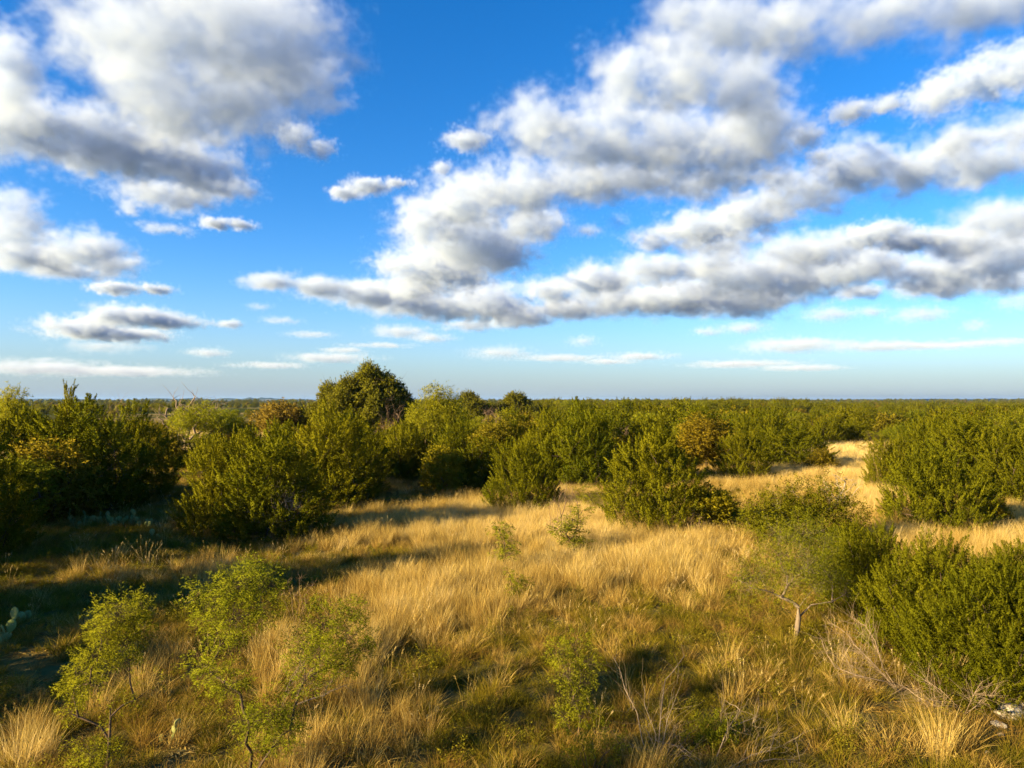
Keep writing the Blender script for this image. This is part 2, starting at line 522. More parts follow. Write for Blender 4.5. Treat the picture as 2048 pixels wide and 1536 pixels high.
# ------------------------------------------------------------------ plant models: (wood mesh, crown mesh, width, height)
def juniper_model(seed, h=4.6, r=2.2, n_sprays=620, n_leaf=210, L=.050, W=.026, slen=.66, srad=.118, lobes=16, spires=5, low=.03, wood=True, mat=None, pw=2.2):
    rng = np.random.default_rng(seed)
    cs, rs = [], []
    for i in range(lobes):
        z = h * (low + .66 * (i + rng.random()) / lobes)
        pr = r * (1 - (z / h) ** pw) ** .75 * (.86 + .14 * min(1, z / (.2 * h)))
        a = rng.uniform(0, 2 * np.pi) + i * 2.4
        rr = pr * rng.uniform(.45, .62)
        cs.append([np.cos(a) * (pr - rr * .75), np.sin(a) * (pr - rr * .75), max(z, rr * .4)])
        rs.append([rr, rr, h * rng.uniform(.13, .2)])
    for i in range(7):                                      # skirt down to the ground
        a, rr = i * .9 + rng.uniform(-.3, .3), r * rng.uniform(.34, .46)
        d = r * .97 - rr
        cs.append([np.cos(a) * d, np.sin(a) * d, rr * .55])
        rs.append([rr, rr, rr * .8])
    for i in range(spires):
        a = rng.uniform(0, 2 * np.pi)
        d = r * rng.uniform(0, .45)
        top = h * rng.uniform(.84, .98) if i else h * .99
        rr = r * rng.uniform(.16, .28)
        hz = h * rng.uniform(.2, .3)
        cs.append([np.cos(a) * d, np.sin(a) * d, top - hz])
        rs.append([rr, rr, hz])
    cs, rs = np.array(cs), np.array(rs)
    cand = n_sprays * 14
    w = rs[:, 0] * (rs[:, 0] + rs[:, 2])
    li = rng.choice(len(cs), cand, p=w / w.sum())
    d = unit(rng.normal(size=(cand, 3)))
    P = cs[li] + d * rs[li] * rng.uniform(.72, 1.06, (cand, 1))
    q = np.linalg.norm((P[:, None] - cs[None]) / rs[None], axis=-1)
    q[np.arange(cand), li] = 9
    P, d, li = P[(q.min(1) > .82) & (P[:, 2] > .1)], d[(q.min(1) > .82) & (P[:, 2] > .1)], li[(q.min(1) > .82) & (P[:, 2] > .1)]
    sel = []                                                # plumes keep their distance, dark gaps stay between them
    gap = .95 * math.sqrt(len(P) and (w.sum() * 4.2 / len(cs) * 3.2) / n_sprays) * .345
    for i in range(len(P)):
        if len(sel) >= n_sprays: break
        if sel and (((P[sel] - P[i]) * [1, 1, .7]) ** 2).sum(1).min() < gap ** 2: continue
        sel.append(i)
    P, d, li = P[sel], d[sel], li[sel]
    A = unit(d * np.array([.75, .75, .35]) + np.array([0, 0, .80]) + rng.normal(size=d.shape) * .25)
    lt = rng.random(len(cs))
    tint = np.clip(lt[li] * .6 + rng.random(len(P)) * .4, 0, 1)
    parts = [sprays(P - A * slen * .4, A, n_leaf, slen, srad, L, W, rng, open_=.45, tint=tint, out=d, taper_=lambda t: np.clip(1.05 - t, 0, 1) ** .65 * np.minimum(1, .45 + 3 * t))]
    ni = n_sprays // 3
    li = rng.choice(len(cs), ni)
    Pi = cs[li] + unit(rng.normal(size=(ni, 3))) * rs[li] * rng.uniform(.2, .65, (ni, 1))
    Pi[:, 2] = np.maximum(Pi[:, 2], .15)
    parts.append(sprays(Pi, unit(rng.normal(size=(ni, 3)) + [0, 0, .5]), max(12, n_leaf // 2), slen, srad * 1.5, L * 1.3, W * 1.4, rng, tint=rng.random(ni) * .4))  # inner sprays keep to the darker tints: crown shade put into leaf colour
    V, T, K, N = join(parts)
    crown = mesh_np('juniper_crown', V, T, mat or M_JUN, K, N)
    wm = None
    if wood:
        sel = rng.choice(len(P), min(70, len(P)), replace=False)
        Q = P[sel] * np.array([.8, .8, .86])
        Pk, wp = skeleton(list(Q), rng, r0=.011, bow=.1, wob=.07, k=4, stems=4, step=.7)
        V, T, K = join(wp)
        wm = mesh_np('juniper_trunk', V, T, M_DARKBARK)
    return wm, crown, 2 * r, h


def cluster_plant(seed, clusters, kind, leaf=(.075, .02), per=900, base=(0, 0, 0), r0=.016, droop=.25, wood_mat=None, leaf_mat_=None,
                  ntwig=8, twl=.35, bow=.12, wob=.1, stems=1, hollow=.35, k=5, split=14, srad=.055, sprig=0, taper=.5):
    """a plant from leaf clusters (x, y, z, radius[, density]) on forked wood that reaches into every one of them"""
    rng = np.random.default_rng(seed)
    C = np.array([c[:3] for c in clusters], float)
    Rr = np.array([c[3] for c in clusters], float)
    dn = np.array([c[4] if len(c) > 4 else 1.0 for c in clusters])
    Pk, wp = skeleton([c - np.array([0, 0, r * .3]) for c, r in zip(C, Rr)], rng, r0=r0, base=base, bow=bow, wob=wob, k=k, stems=stems, taper=taper)
    lp = []
    for c, r, de in zip(C, Rr, dn):
        td = unit(rng.normal(size=(ntwig, 3)) + np.array([0, 0, .35]))
        wp += twigs([c - np.array([0, 0, r * .3])] * ntwig, td, r * 1.25 if twl is None else twl * (r / .35), r0 * .38, rng, n=1, seg=4)
        n = int(per * de * (r / .35) ** 2)
        if n < 3: continue
        m = max(2, n // split)                              # sprigs of a few leaves each, so the cluster stays airy
        dd = unit(rng.normal(size=(m, 3)) * [1, 1, .8])
        S = c + dd * r * (hollow + (1 - hollow) * rng.random((m, 1)) ** .6)
        S[:, 2] = np.maximum(S[:, 2], .03)
        A = unit(dd * .6 + rng.normal(size=(m, 3)) * .5 + np.array([0, 0, -droop]))
        if sprig:
            q0 = c + rng.normal(size=(m, 3)) * r * .22 - np.array([0, 0, r * .25])
            for a_, b_ in zip(q0[::2], (S + A * .12)[::2]):
                mid = (a_ + b_) / 2 + rng.normal(size=3) * r * .12
                wp.append(tube([a_, mid, b_], [sprig, sprig * .7, sprig * .4], 3))
        lp.append(sprays(S, A, split, .24 * max(.6, r / .35), srad, leaf[0], leaf[1], rng, open_=.9, tint=np.clip(rng.random(m) * .6 + rng.random() * .4, 0, 1), out=dd))
    V, T, K = join(wp)
    wm = mesh_np(kind + '_trunk', V, T, wood_mat or M_DARKBARK)
    cm = None
    if lp:
        V, T, K, N = join(lp)
        cm = mesh_np(kind + '_crown', V, T, leaf_mat_ or M_MESQ, K, N)
    return wm, cm


def umbrella(seed, h, w, n, cr=.5, flat=.55, low=.35, rag=0.0):
    """clusters of a spreading crown of height h and width w"""
    rng = np.random.default_rng(seed)
    out = []
    for i in range(n):
        a, d = i * 2.4 + rng.uniform(-.5, .5), math.sqrt((i + .5) / n)
        top = h - cr - rag * rng.random() ** 2 * h - (h * (1 - low) - cr) * flat * d ** 2.2
        z = top - rng.random() ** 2 * (top - low * h) * (.6 if i % 2 else 1.0)
        out.append((math.cos(a) * d * (w / 2 - cr * .7), math.sin(a) * d * (w / 2 - cr * .7), max(z, cr * .7), cr * rng.uniform(.75 - rag, 1.2 + rag)))
    return out


def mesquite_model(seed, h=3.6, w=3.4, n=22, per=420, leaf=(.11, .03), cr=.55, mat=None, wood=None, low=.3, rag=0.0, **kw):
    kw.setdefault('r0', .016)
    a, b = cluster_plant(seed, umbrella(seed, h, w, n, cr, low=low, rag=rag), 'mesquite', leaf, per, leaf_mat_=mat, wood_mat=wood, stems=3, **kw)
    return a, b, w, h


def bare_model(seed, h=2.4, w=2.6, n=26, mat=None, r0=.009, twl=.5, ntwig=12, k=4, low=.2):
    a, b = cluster_plant(seed, umbrella(seed, h, w, n, .35, low=low), 'bare_shrub', per=0, wood_mat=mat or M_TWIG, r0=r0, ntwig=ntwig, twl=twl, stems=6, k=k)
    return a, None, w, h


# ------------------------------------------------------------------ things
def place_plant(kind, cat, label, model, loc, sx, sz, rz=0.0, group=None, parts=True, tilt=(0, 0)):
    wm, cm, _, _ = model
    if wm is None or cm is None or not parts:
        o = bpy.data.objects.new(kind, cm or wm)
        COL.objects.link(o)
    else:
        o = bpy.data.objects.new(kind, None)
        o.empty_display_size = .3
        COL.objects.link(o)
        for nm, me in (('trunk', wm), ('crown', cm)):
            c = bpy.data.objects.new(nm, me)
            COL.objects.link(c)
            c.parent = o
    o.location = loc
    o.rotation_euler = (tilt[0], tilt[1], rz)
    o.scale = (sx, sx, sz)
    return tag(o, label, cat, group)


GRASS_EYE = .4                        # feet of the plants are hidden by this much grass in the photograph


def stand(px, base, top, wpx, model, kind, cat, label, group=None, rz=None, parts=True, eye=GRASS_EYE, rng=random.Random(5)):
    """put a model where the photograph shows it: base and top rows and width in photo pixels"""
    p = ground(px, base, eye)
    d = math.hypot(p.x, p.y)
    t = ray(px, top)
    h = CAM_H + t.z / math.hypot(t.x, t.y) * d
    w = wpx / F_PX * p.y
    p.z = terrain(p.x, p.y) - .02
    return place_plant(kind, cat, label, model, p, w / model[2], (h - p.z) / model[3], rng.uniform(0, 6.28) if rz is None else rz, group, parts)


# ------------------------------------------------------------------ ground
_rg = random.Random(11)
_WAV = [(_rg.uniform(0, 6.28), 2 * math.pi / l, a, _rg.uniform(0, 6.28)) for l, a in ((38, .10), (23, .07), (12, .05), (7.3, .03), (61, .12)) for _ in range(2)]


def terrain(x, y):
    d = math.hypot(x, y)
    s = sum(a * math.sin(k * (x * math.cos(t) + y * math.sin(t)) + p) for t, k, a, p in _WAV)
    return s * max(0.0, 1 - d / 260)


def smooth_noise(x, y, seed, scale, n=10):
    r = np.random.default_rng(seed)
    s = np.zeros_like(x)
    for i in range(n):
        t, k, p = r.uniform(0, 6.28), 2 * np.pi / scale * r.uniform(.5, 1.8), r.uniform(0, 6.28)
        s += np.sin(k * (x * np.cos(t) + y * np.sin(t)) + p + 1.3 * np.sin(k * .6 * (y * np.cos(t) - x * np.sin(t)) + i))
    return s / math.sqrt(n) * .7


def build_ground():
    ax = np.concatenate([np.linspace(0, 60, 61), np.geomspace(62, 15000, 50)])
    xs = np.concatenate([-ax[:0:-1], ax])
    ys = xs
    X, Y = np.meshgrid(xs, ys)
    Z = np.array([[terrain(x, y) for x in xs] for y in ys])
    n = len(xs)
    V = np.stack([X, Y, Z], -1).reshape(-1, 3)
    i = (np.arange(n - 1)[:, None] * n + np.arange(n - 1)[None]).ravel()
    T = np.concatenate([np.stack([i, i + 1, i + n + 1], -1), np.stack([i, i + n + 1, i + n], -1)])
    m, f, out = new_mat('dry_soil_and_litter')
    co = f.n('ShaderNodeNewGeometry').outputs['Position']
    n1 = f.noise(co, .9, 6, .65)
    n2 = f.noise(co, 9, 4, .7)
    n3 = f.noise(co, .012, 4, .55)
    near = f.mix(n2, f.ramp(n1, [(.32, (.050, .036, .012)), (.55, (.105, .080, .024)), (.72, (.19, .145, .06))]), (.12, .10, .03))
    far = f.ramp(n3, [(.40, (.030, .042, .010)), (.56, (.055, .062, .014)), (.64, (.30, .22, .10))])
    ln = f.v('LENGTH', co, out=1)
    fac = f.m('MULTIPLY', f.m('SUBTRACT', ln, 150), 1 / 200, clamp=True)
    d = f.n('ShaderNodeBsdfDiffuse')
    f.put(d.inputs[0], f.mix(fac, near, far))
    b = f.n('ShaderNodeBump')
    b.inputs['Strength'].default_value = .8
    b.inputs['Distance'].default_value = .05
    f.put(b.inputs['Height'], n2)
    f.put(d.inputs['Normal'], b.outputs[0])
    f.t.links.new(d.outputs[0], out.inputs[0])
    o = bpy.data.objects.new('ground', mesh_np('ground', V, T, m))
    o.data.polygons.foreach_set('use_smooth', np.ones(len(o.data.polygons), bool))
    COL.objects.link(o)
    tag(o, kind='structure')


build_ground()


def build_hills():
    """long low ridges on the horizon"""
    parts = []
    rng = np.random.default_rng(4)
    #       px0, px1, distance, height
    for px0, px1, dist, hh in ((250, 640, 9000, 34), (380, 420, 8200, 26), (470, 560, 8600, 40), (-400, 240, 11000, 30), (560, 1100, 13000, 20), (900, 1500, 12500, 15),
                               (1350, 2300, 11500, 22), (1600, 1830, 10500, 18), (1880, 2250, 9500, 26)):
        n, mrow = 60, 9
        u = np.linspace(0, 1, n)
        az = np.arctan2((px0 + (px1 - px0) * u - 1024) / F_PX, 1.0)
        prof = np.sin(np.pi * u) ** .35 * (.75 + .25 * smooth_noise(u * 10, u * 0 + hh, int(dist), 2.5)) * hh
        rows = []
        for v in np.linspace(0, 1, mrow):
            rr = dist + (v - .5) * dist * .12
            rows.append(np.stack([np.sin(az) * rr, np.cos(az) * rr, prof * np.sin(np.pi * v) ** .6 - .5], -1))
        V = np.concatenate(rows)
        i = (np.arange(mrow - 1)[:, None] * n + np.arange(n - 1)[None]).ravel()
        T = np.concatenate([np.stack([i, i + 1, i + n + 1], -1), np.stack([i, i + n + 1, i + n], -1)])
        parts.append((V, T))
    V, T, K = join(parts)
    m, f, out = new_mat('wooded_hills')
    co = f.n('ShaderNodeNewGeometry').outputs['Position']
    d = f.n('ShaderNodeBsdfDiffuse')
    f.put(d.inputs[0], f.ramp(f.noise(co, .004, 5, .6), [(.4, (.028, .042, .014)), (.6, (.06, .065, .02)), (.7, (.20, .16, .09))]))
    f.t.links.new(d.outputs[0], out.inputs[0])
    o = bpy.data.objects.new('hills', mesh_np('hills', V, T, m))
    COL.objects.link(o)
    tag(o, kind='structure')


build_hills()

# haze: one closed box of thin air round camera and land, under the clouds
_hx = 18000
me = bpy.data.meshes.new('haze')
me.from_pydata([(x, y, z) for z in (-2, 62) for y in (-_hx, _hx) for x in (-_hx, _hx)], [],
               [(0, 2, 3, 1), (4, 5, 7, 6), (0, 1, 5, 4), (2, 6, 7, 3), (0, 4, 6, 2), (1, 3, 7, 5)])
hm, hf, hout = new_mat('thin_haze')
hv = hf.n('ShaderNodeVolumePrincipled')
hv.inputs['Color'].default_value = (.28, .52, 1.0, 1)
hv.inputs['Density'].default_value = 3.5e-5
hf.t.links.new(hv.outputs[0], hout.inputs['Volume'])
me.materials.append(hm)
haze_o = bpy.data.objects.new('haze', me)
COL.objects.link(haze_o)
tag(haze_o, kind='stuff')


# ------------------------------------------------------------------ grass (nobody could count it: stuff)
def tuft(name, seed, n, h, spread, base_r, w, mat, lean=(.10, .05), curl=.5, seg=3):
    rng = np.random.default_rng(seed)
    a = rng.uniform(0, 2 * np.pi, n)
    r = base_r * np.sqrt(rng.random(n))
    B = np.stack([np.cos(a) * r, np.sin(a) * r, np.zeros(n)], -1)
    a2 = a + rng.normal(size=n) * .7
    tilt = np.abs(rng.normal(size=n)) * spread
    D = unit(np.stack([np.cos(a2) * np.sin(tilt) + lean[0], np.sin(a2) * np.sin(tilt) + lean[1], np.cos(tilt)], -1))
    L = h * rng.uniform(.35, 1.1, n)
    side = unit(np.cross(D, rng.normal(size=(n, 3))))
    out = unit(D * [1, 1, 0] + 1e-6)
    rows = []
    for k in range(seg + 1):
        t = k / seg
        c = B + D * (L * t)[:, None] + (out * .8 - np.array([0, 0, .55])) * (L * curl * .35 * t ** 2.4)[:, None]
        ww = w * (1 - .85 * t ** 1.5)
        if k < seg: rows += [c - side * ww * .5, c + side * ww * .5]
        else: rows += [c]
    m = len(rows)
    V = np.stack(rows, 1).reshape(-1, 3)
    F = []
    for k in range(seg - 1):
        F += [(2 * k, 2 * k + 1, 2 * k + 3), (2 * k, 2 * k + 3, 2 * k + 2)]
    F.append((2 * seg - 2, 2 * seg - 1, 2 * seg))
    T = (np.array(F)[None] + (np.arange(n) * m)[:, None, None]).reshape(-1, 3)
    K = np.repeat(rng.random(n), len(F))
    return mesh_np(name, V, T, mat, K)


STRAW = [(0, (.15, .09, .018)), (.3, (.30, .19, .042)), (.6, (.54, .40, .105)), (1, (.72, .56, .26))]
GREEN = [(0, (.08, .075, .006)), (.35, (.16, .135, .010)), (.65, (.28, .21, .018)), (1, (.44, .31, .06))]
M_STRAW = grass_mat('straw_grass', STRAW, (.38, .23, .045))
M_WEED = leaf_mat('weed_foliage', (.12, .13, .010), (.25, .22, .015), (.28, .22, .02), .3, .3)
M_GREENGRASS = grass_mat('olive_grass', GREEN, (.26, .17, .03))


def scatter(name, meshes, X, Y, scale, shade, seed):
    """instances of a few tufts over points on the ground"""
    rng = np.random.default_rng(seed)
    n = len(X)
    src = bpy.data.collections.new(name + '_tufts')
    for i, me in enumerate(meshes):
        src.objects.link(bpy.data.objects.new(name + '_tuft', me))
    Z = np.array([terrain(x, y) for x, y in zip(X, Y)]) - .02
    pm = bpy.data.meshes.new(name)
    pm.vertices.add(n)
    pm.vertices.foreach_set('co', np.stack([X, Y, Z], -1).astype(np.float32).ravel())
    for nm, typ, val in (('shade', 'FLOAT', shade), ('size', 'FLOAT', scale), ('turn', 'FLOAT', rng.uniform(-2.4, 2.4, n)),
                         ('pick', 'INT', rng.integers(0, len(meshes), n))):
        at = pm.attributes.new(nm, typ, 'POINT')
        at.data.foreach_set('value', np.ascontiguousarray(val, dtype=np.int32 if typ == 'INT' else np.float32))
    ng = bpy.data.node_groups.new(name + '_field', 'GeometryNodeTree')
    for io in ('INPUT', 'OUTPUT'): ng.interface.new_socket('Geometry', in_out=io, socket_type='NodeSocketGeometry')
    f = NG(ng)
    gi, go = f.n('NodeGroupInput'), f.n('NodeGroupOutput')
    ci = f.n('GeometryNodeCollectionInfo')
    ci.inputs['Collection'].default_value = src
    ci.inputs['Separate Children'].default_value = True
    ip = f.n('GeometryNodeInstanceOnPoints')
    att = {}
    for nm, typ in (('size', 'FLOAT'), ('turn', 'FLOAT'), ('pick', 'INT')):
        na = f.n('GeometryNodeInputNamedAttribute', data_type=typ)
        na.inputs['Name'].default_value = nm
        att[nm] = na.outputs[0]
    f.put(ip.inputs['Points'], gi.outputs[0])
    f.put(ip.inputs['Instance'], ci.outputs[0])
    ip.inputs['Pick Instance'].default_value = True
    f.put(ip.inputs['Instance Index'], att['pick'])
    cx = f.n('ShaderNodeCombineXYZ')
    f.put(cx.inputs[2], att['turn'])
    er = f.n('FunctionNodeEulerToRotation')
    f.put(er.inputs[0], cx.outputs[0])
    f.put(ip.inputs['Rotation'], er.outputs[0])
    f.put(ip.inputs['Scale'], att['size'])
    f.t.links.new(ip.outputs[0], go.inputs[0])
    o = bpy.data.objects.new(name, pm)
    COL.objects.link(o)
    o.modifiers.new('blades', 'NODES').node_group = ng
    return tag(o, kind='stuff')


def field(blobs, X, Y):
    """soft sum of patches given in the photograph as (px, py, half width, half depth in rows, weight)"""
    s = np.zeros_like(X)
    for px, py, w, hgt, wt_ in blobs:
        c = ground(px, py, .3)
        a, b = ground(px, py - hgt, .3), ground(px, py + hgt, .3)
        rx, ry = max(.4, w / F_PX * c.y), max(.4, abs(a.y - b.y) / 2)
        s += wt_ * np.exp(-(((X - c.x - (Y - c.y) * c.x / c.y) / rx) ** 2 + ((Y - c.y) / ry) ** 2))
    return s


def sector(d0, d1, dens, seed, margin=1.12):
    rng = np.random.default_rng(seed)
    k = .74 * margin
    area = k * (d1 ** 2 - d0 ** 2)
    n = int(area * dens)
    D = np.sqrt(rng.uniform(d0 ** 2, d1 ** 2, n))
    return rng.uniform(-1, 1, n) * k * D, D


# where the grass is dry and tall (weight) in the photograph
GOLD = [(900, 1040, 190, 40, 1.0), (1120, 1060, 90, 45, .9), (1330, 1080, 170, 40, .9), (830, 1180, 120, 70, 1.0), (1100, 1150, 130, 45, .7),
        (1130, 960, 110, 25, 1.0), (1560, 945, 170, 22, 1.2), (1720, 910, 90, 25, 1.4), (1740, 990, 60, 50, 1.1), (2010, 1060, 70, 50, 1.0),
        (1850, 1085, 120, 25, .8), (1190, 1035, 50, 40, .9), (560, 1280, 50, 60, .8), (60, 1440, 45, 50, .9), (620, 1480, 80, 50, .5),
        (300, 1300, 70, 60, .5), (700, 1290, 60, 60, .9), (1950, 1490, 120, 50, .35), (1360, 1150, 120, 40, .6), (430, 1130, 130, 30, .4),
        (770, 1420, 100, 50, .25), (690, 960, 140, 20, .5), (1000, 1010, 120, 25, .7), (340, 915, 50, 12, .7), (1480, 1330, 70, 50, .22)]
BARE = [(60, 1300, 130, 70, 1.0), (330, 1470, 90, 40, .7), (1750, 1430, 130, 40, .8), (1990, 1450, 60, 30, .8), (560, 1450, 60, 30, .4), (500, 1055, 120, 15, .8), (1000, 1480, 60, 25, .3), (340, 885, 50, 12, .8)]


def build_grass():
    rng = np.random.default_rng(77)
    tall = [tuft('tall_tuft', 10 + i, 105, .80, .30, .14, .0062, M_STRAW, curl=.45) for i in range(5)]
    short = [tuft('short_tuft', 20 + i, 80, .46, .50, .15, .0065, M_STRAW, curl=.9) for i in range(3)]
    green = [tuft('green_tuft', 30 + i, 90, .40, .48, .15, .0075, M_GREENGRASS, curl=.9) for i in range(5)]
    lush = [tuft('far_tuft', 40 + i, 70, .95, .30, .30, .016, M_STRAW, curl=.4) for i in range(4)]
    xs, ys = [], []
    for d0, d1, de, sd in ((8.5, 22, 17, 1), (22, 38, 13, 2), (38, 62, 7, 3)):
        x, y = sector(d0, d1, de, sd)
        xs.append(x); ys.append(y)
    X, Y = np.concatenate(xs), np.concatenate(ys)
    g = field(GOLD, X, Y)
    b = field(BARE, X, Y)
    n1, n2, n3 = smooth_noise(X, Y, 1, 6.5), smooth_noise(X, Y, 2, 2.3), smooth_noise(X, Y, 3, 1.1)
    gold = g + .16 * n1 + .16 * n2 + .10 * n3 + rng.normal(size=len(X)) * .12
    keep = rng.random(len(X)) > np.clip(b * 1.15 + .25 * n2 - .1, 0, .96)
    isgold = (gold > .42) & (rng.random(len(X)) < .86)
    sz = np.clip(.86 + .22 * np.minimum(gold, 1) + .10 * n2 + rng.normal(size=len(X)) * .16, .45, 1.4)
    sh = np.clip(.22 + .42 * np.clip(gold, 0, 1.2) + .08 * n3 + rng.normal(size=len(X)) * .10, 0, 1)
    s = keep & isgold
    scatter('tall_dry_grass', tall, X[s], Y[s], sz[s], sh[s], 5)
    mid = keep & ~isgold & ((gold > .18) & (rng.random(len(X)) < .55) | (rng.random(len(X)) < .2))
    scatter('short_dry_grass', short, X[mid], Y[mid], sz[mid] * 1.1, np.clip(sh[mid] - .02 + .1 * rng.normal(size=mid.sum()), 0, 1), 6)
    gr = keep & ~isgold & ~mid
    scatter('green_grass', green, X[gr], Y[gr], sz[gr] * (1 + .25 * n3[gr].clip(-1, 1)), np.clip(.30 + .35 * gold[gr] + .22 * n2[gr] + rng.normal(size=gr.sum()) * .15, 0, 1), 7)
    # low leafy weeds between the grass
    weeds = []
    for i in range(4):
        r2 = np.random.default_rng(60 + i)
        m = 16
        a, rr = r2.uniform(0, 6.28, m), .20 * np.sqrt(r2.random(m))
        P = np.stack([np.cos(a) * rr, np.sin(a) * rr, r2.uniform(.02, .2, m)], -1)
        A = unit(np.stack([np.cos(a) * .5, np.sin(a) * .5, np.ones(m)], -1) + r2.normal(size=(m, 3)) * .25)
        V, T, K, N = sprays(P, A, 26, .30, .05, .035, .011, r2, open_=1.0, out=A)
        weeds.append(mesh_np('weed', V, T, M_WEED, K, N))
    x, y = sector(9, 30, 1.3, 14)
    gw = field(GOLD, x, y) + .3 * smooth_noise(x, y, 21, 3.5)
    s = (gw < .25) & (field(BARE, x, y) < .5)
    scatter('weeds', weeds, x[s], y[s], rng.uniform(.6, 1.25, s.sum()), rng.random(s.sum()), 16)
    # thin stalks with pale seed heads standing out of the grass
    stalks = []
    for i in range(4):
        r2 = np.random.default_rng(80 + i)
        parts = []
        for k in range(7):
            a, r_ = r2.uniform(0, 6.28), r2.uniform(0, .15)
            b = np.array([math.cos(a) * r_, math.sin(a) * r_, 0])
            d = unit(np.array([math.cos(a) * .25, math.sin(a) * .25, 1]) + r2.normal(size=3) * .12)
            h_ = r2.uniform(.7, 1.15)
            m_ = b + d * h_ * .6
            e_ = b + d * h_ + np.array([d[0], d[1], -.1]) * .25 * h_
            V, T = tube([b, m_, e_], [.003, .0025, .002], 3)
            parts.append((V, T, np.full(len(T), .7), np.tile([0, 0, 1.], (len(V), 1))))
            P = np.linspace(e_ - unit(e_ - m_) * .12, e_, 5)
            V, T, K, N = sprays(P, np.tile(unit(e_ - m_), (5, 1)), 4, .05, .01, .04, .009, r2)
            parts.append((V, T, np.full(len(T), .95), N))
        V, T, K, N = join(parts)
        stalks.append(mesh_np('stalk', V, T, M_STRAW, K))
    x, y = sector(9, 40, .9, 18)
    s = (field(BARE, x, y) < .4) & (field(GOLD, x, y) + .3 * smooth_noise(x, y, 31, 4) > .1)
    scatter('seed_stalks', stalks, x[s], y[s], rng.uniform(.55, .85, s.sum()), np.clip(.5 + .2 * rng.normal(size=s.sum()), 0, 1), 19)
    # straw and leaf litter lying on the soil
    litter = []
    for i in range(3):
        r2 = np.random.default_rng(90 + i)
        m = 90
        C = np.stack([r2.uniform(-.4, .4, m), r2.uniform(-.4, .4, m), r2.uniform(.02, .05, m)], -1)
        D = unit(np.stack([r2.normal(size=m), r2.normal(size=m), r2.normal(size=m) * .12], -1))
        V, T = leaves(C, D, r2.uniform(.03, .22, m), r2.uniform(.006, .022, m), r2, np.tile([0, 0, 1.], (m, 1)))
        litter.append(mesh_np('litter', V, T, M_STRAW, r2.random(m)))
    x, y = sector(9, 32, 2.6, 24)
    s = field(BARE, x, y) + .3 * smooth_noise(x, y, 41, 3) > .2
    scatter('leaf_litter', litter, x[s], y[s], rng.uniform(.8, 1.3, s.sum()), np.clip(.18 + .2 * rng.normal(size=s.sum()), 0, 1), 25)
    x, y = sector(62, 135, 1.6, 9)
    s = (field(GOLD, x, y) + .25 * smooth_noise(x, y, 8, 22) > .30)
    # pale meadow beyond the left junipers
    s |= (x < -20) & (smooth_noise(x, y, 12, 40) > .0)
    scatter('meadow_grass', lush, x[s], y[s], rng.uniform(.8, 1.3, s.sum()), np.clip(.75 + .15 * rng.normal(size=s.sum()), 0, 1), 10)


build_grass()

# ------------------------------------------------------------------ models
JUN = [juniper_model(101, 4.4, 2.4, 640, lobes=18, spires=8),
       juniper_model(102, 4.8, 2.0, 560, lobes=16, spires=7),
       juniper_model(103, 5.2, 1.45, 430, lobes=13, spires=6, pw=2.6),
       juniper_model(104, 4.2, 2.3, 600, lobes=16, spires=11, slen=.8),
       juniper_model(105, 3.4, 2.5, 540, lobes=16, spires=5)]
NEAR = dict(n_leaf=190, L=.032, W=.0155, slen=.50, srad=.072)
JUN_NEAR = [juniper_model(111, 3.6, 2.2, 1350, lobes=20, spires=9, **NEAR),
            juniper_model(112, 3.0, 2.0, 1100, lobes=18, spires=8, **NEAR)]
JUN_FAR = [juniper_model(121 + i, 4.4, (2.3, 1.9, 2.6, 2.1)[i], 300, n_leaf=60, L=.115, W=.06, slen=.95, srad=.15, lobes=13, spires=7, wood=False) for i in range(4)]
MESQ = [mesquite_model(201, 4.2, 4.4, 26), mesquite_model(202, 3.6, 3.0, 18), mesquite_model(203, 4.8, 3.6, 24, cr=.6)]
SCRUB = [mesquite_model(211, 2.6, 2.8, 22, per=520, leaf=(.09, .05), mat=M_SHRUB, low=.1), mesquite_model(212, 3.6, 2.6, 22, per=520, leaf=(.09, .05), mat=M_SHRUB, low=.1)]
YEL = [mesquite_model(221, 2.4, 2.2, 20, per=420, leaf=(.10, .055), mat=M_YEL, low=.1, wood=M_BARK)]
RUST = [mesquite_model(231, 3.4, 3.6, 22, per=380, leaf=(.12, .06), mat=M_RUST, low=.3)]
OAK = [mesquite_model(241, 10.5, 13.0, 46, per=800, leaf=(.17, .11), cr=1.25, mat=M_OAK, low=.2, rag=.22, r0=.05, twl=.9, split=18),
       mesquite_model(242, 7.0, 8.5, 34, per=620, leaf=(.17, .11), cr=1.05, mat=M_OAK, low=.15, rag=.2, r0=.045, twl=.9, split=18)]
MFAR = [mesquite_model(251, 4.0, 4.2, 18, per=150, leaf=(.22, .075), cr=.7), mesquite_model(252, 3.4, 3.4, 16, per=150, leaf=(.22, .085), cr=.65, mat=M_SHRUB)]
def sapling(seed):
    rng = np.random.default_rng(seed)
    cl = [(rng.normal() * .16, rng.normal() * .16, .35 + 1.15 * (i + rng.random()) / 11, rng.uniform(.11, .22), rng.uniform(.4, 1.1)) for i in range(11)]
    a, b = cluster_plant(seed, cl, 'sapling', leaf=(.06, .018), per=1500, r0=.006, stems=2, srad=.04, sprig=.003, droop=.1)
    return a, b, .75, 1.65


SAPL = [sapling(261), sapling(262)]
BARE_S = [bare_model(301), bare_model(302, 2.8, 2.2, 20), bare_model(303, 2.2, 3.0, 26, mat=M_DEAD)]
DEADTREE = [bare_model(311, 4.6, 4.4, 16, mat=M_BARK, r0=.048, twl=1.1, ntwig=5, low=.35), bare_model(312, 4.0, 2.6, 14, mat=M_DEAD, r0=.02, twl=.9, ntwig=6, low=.4), bare_model(313, 4.0, 2.6, 14, mat=M_TWIG, r0=.010, twl=.9, ntwig=7, low=.4)]

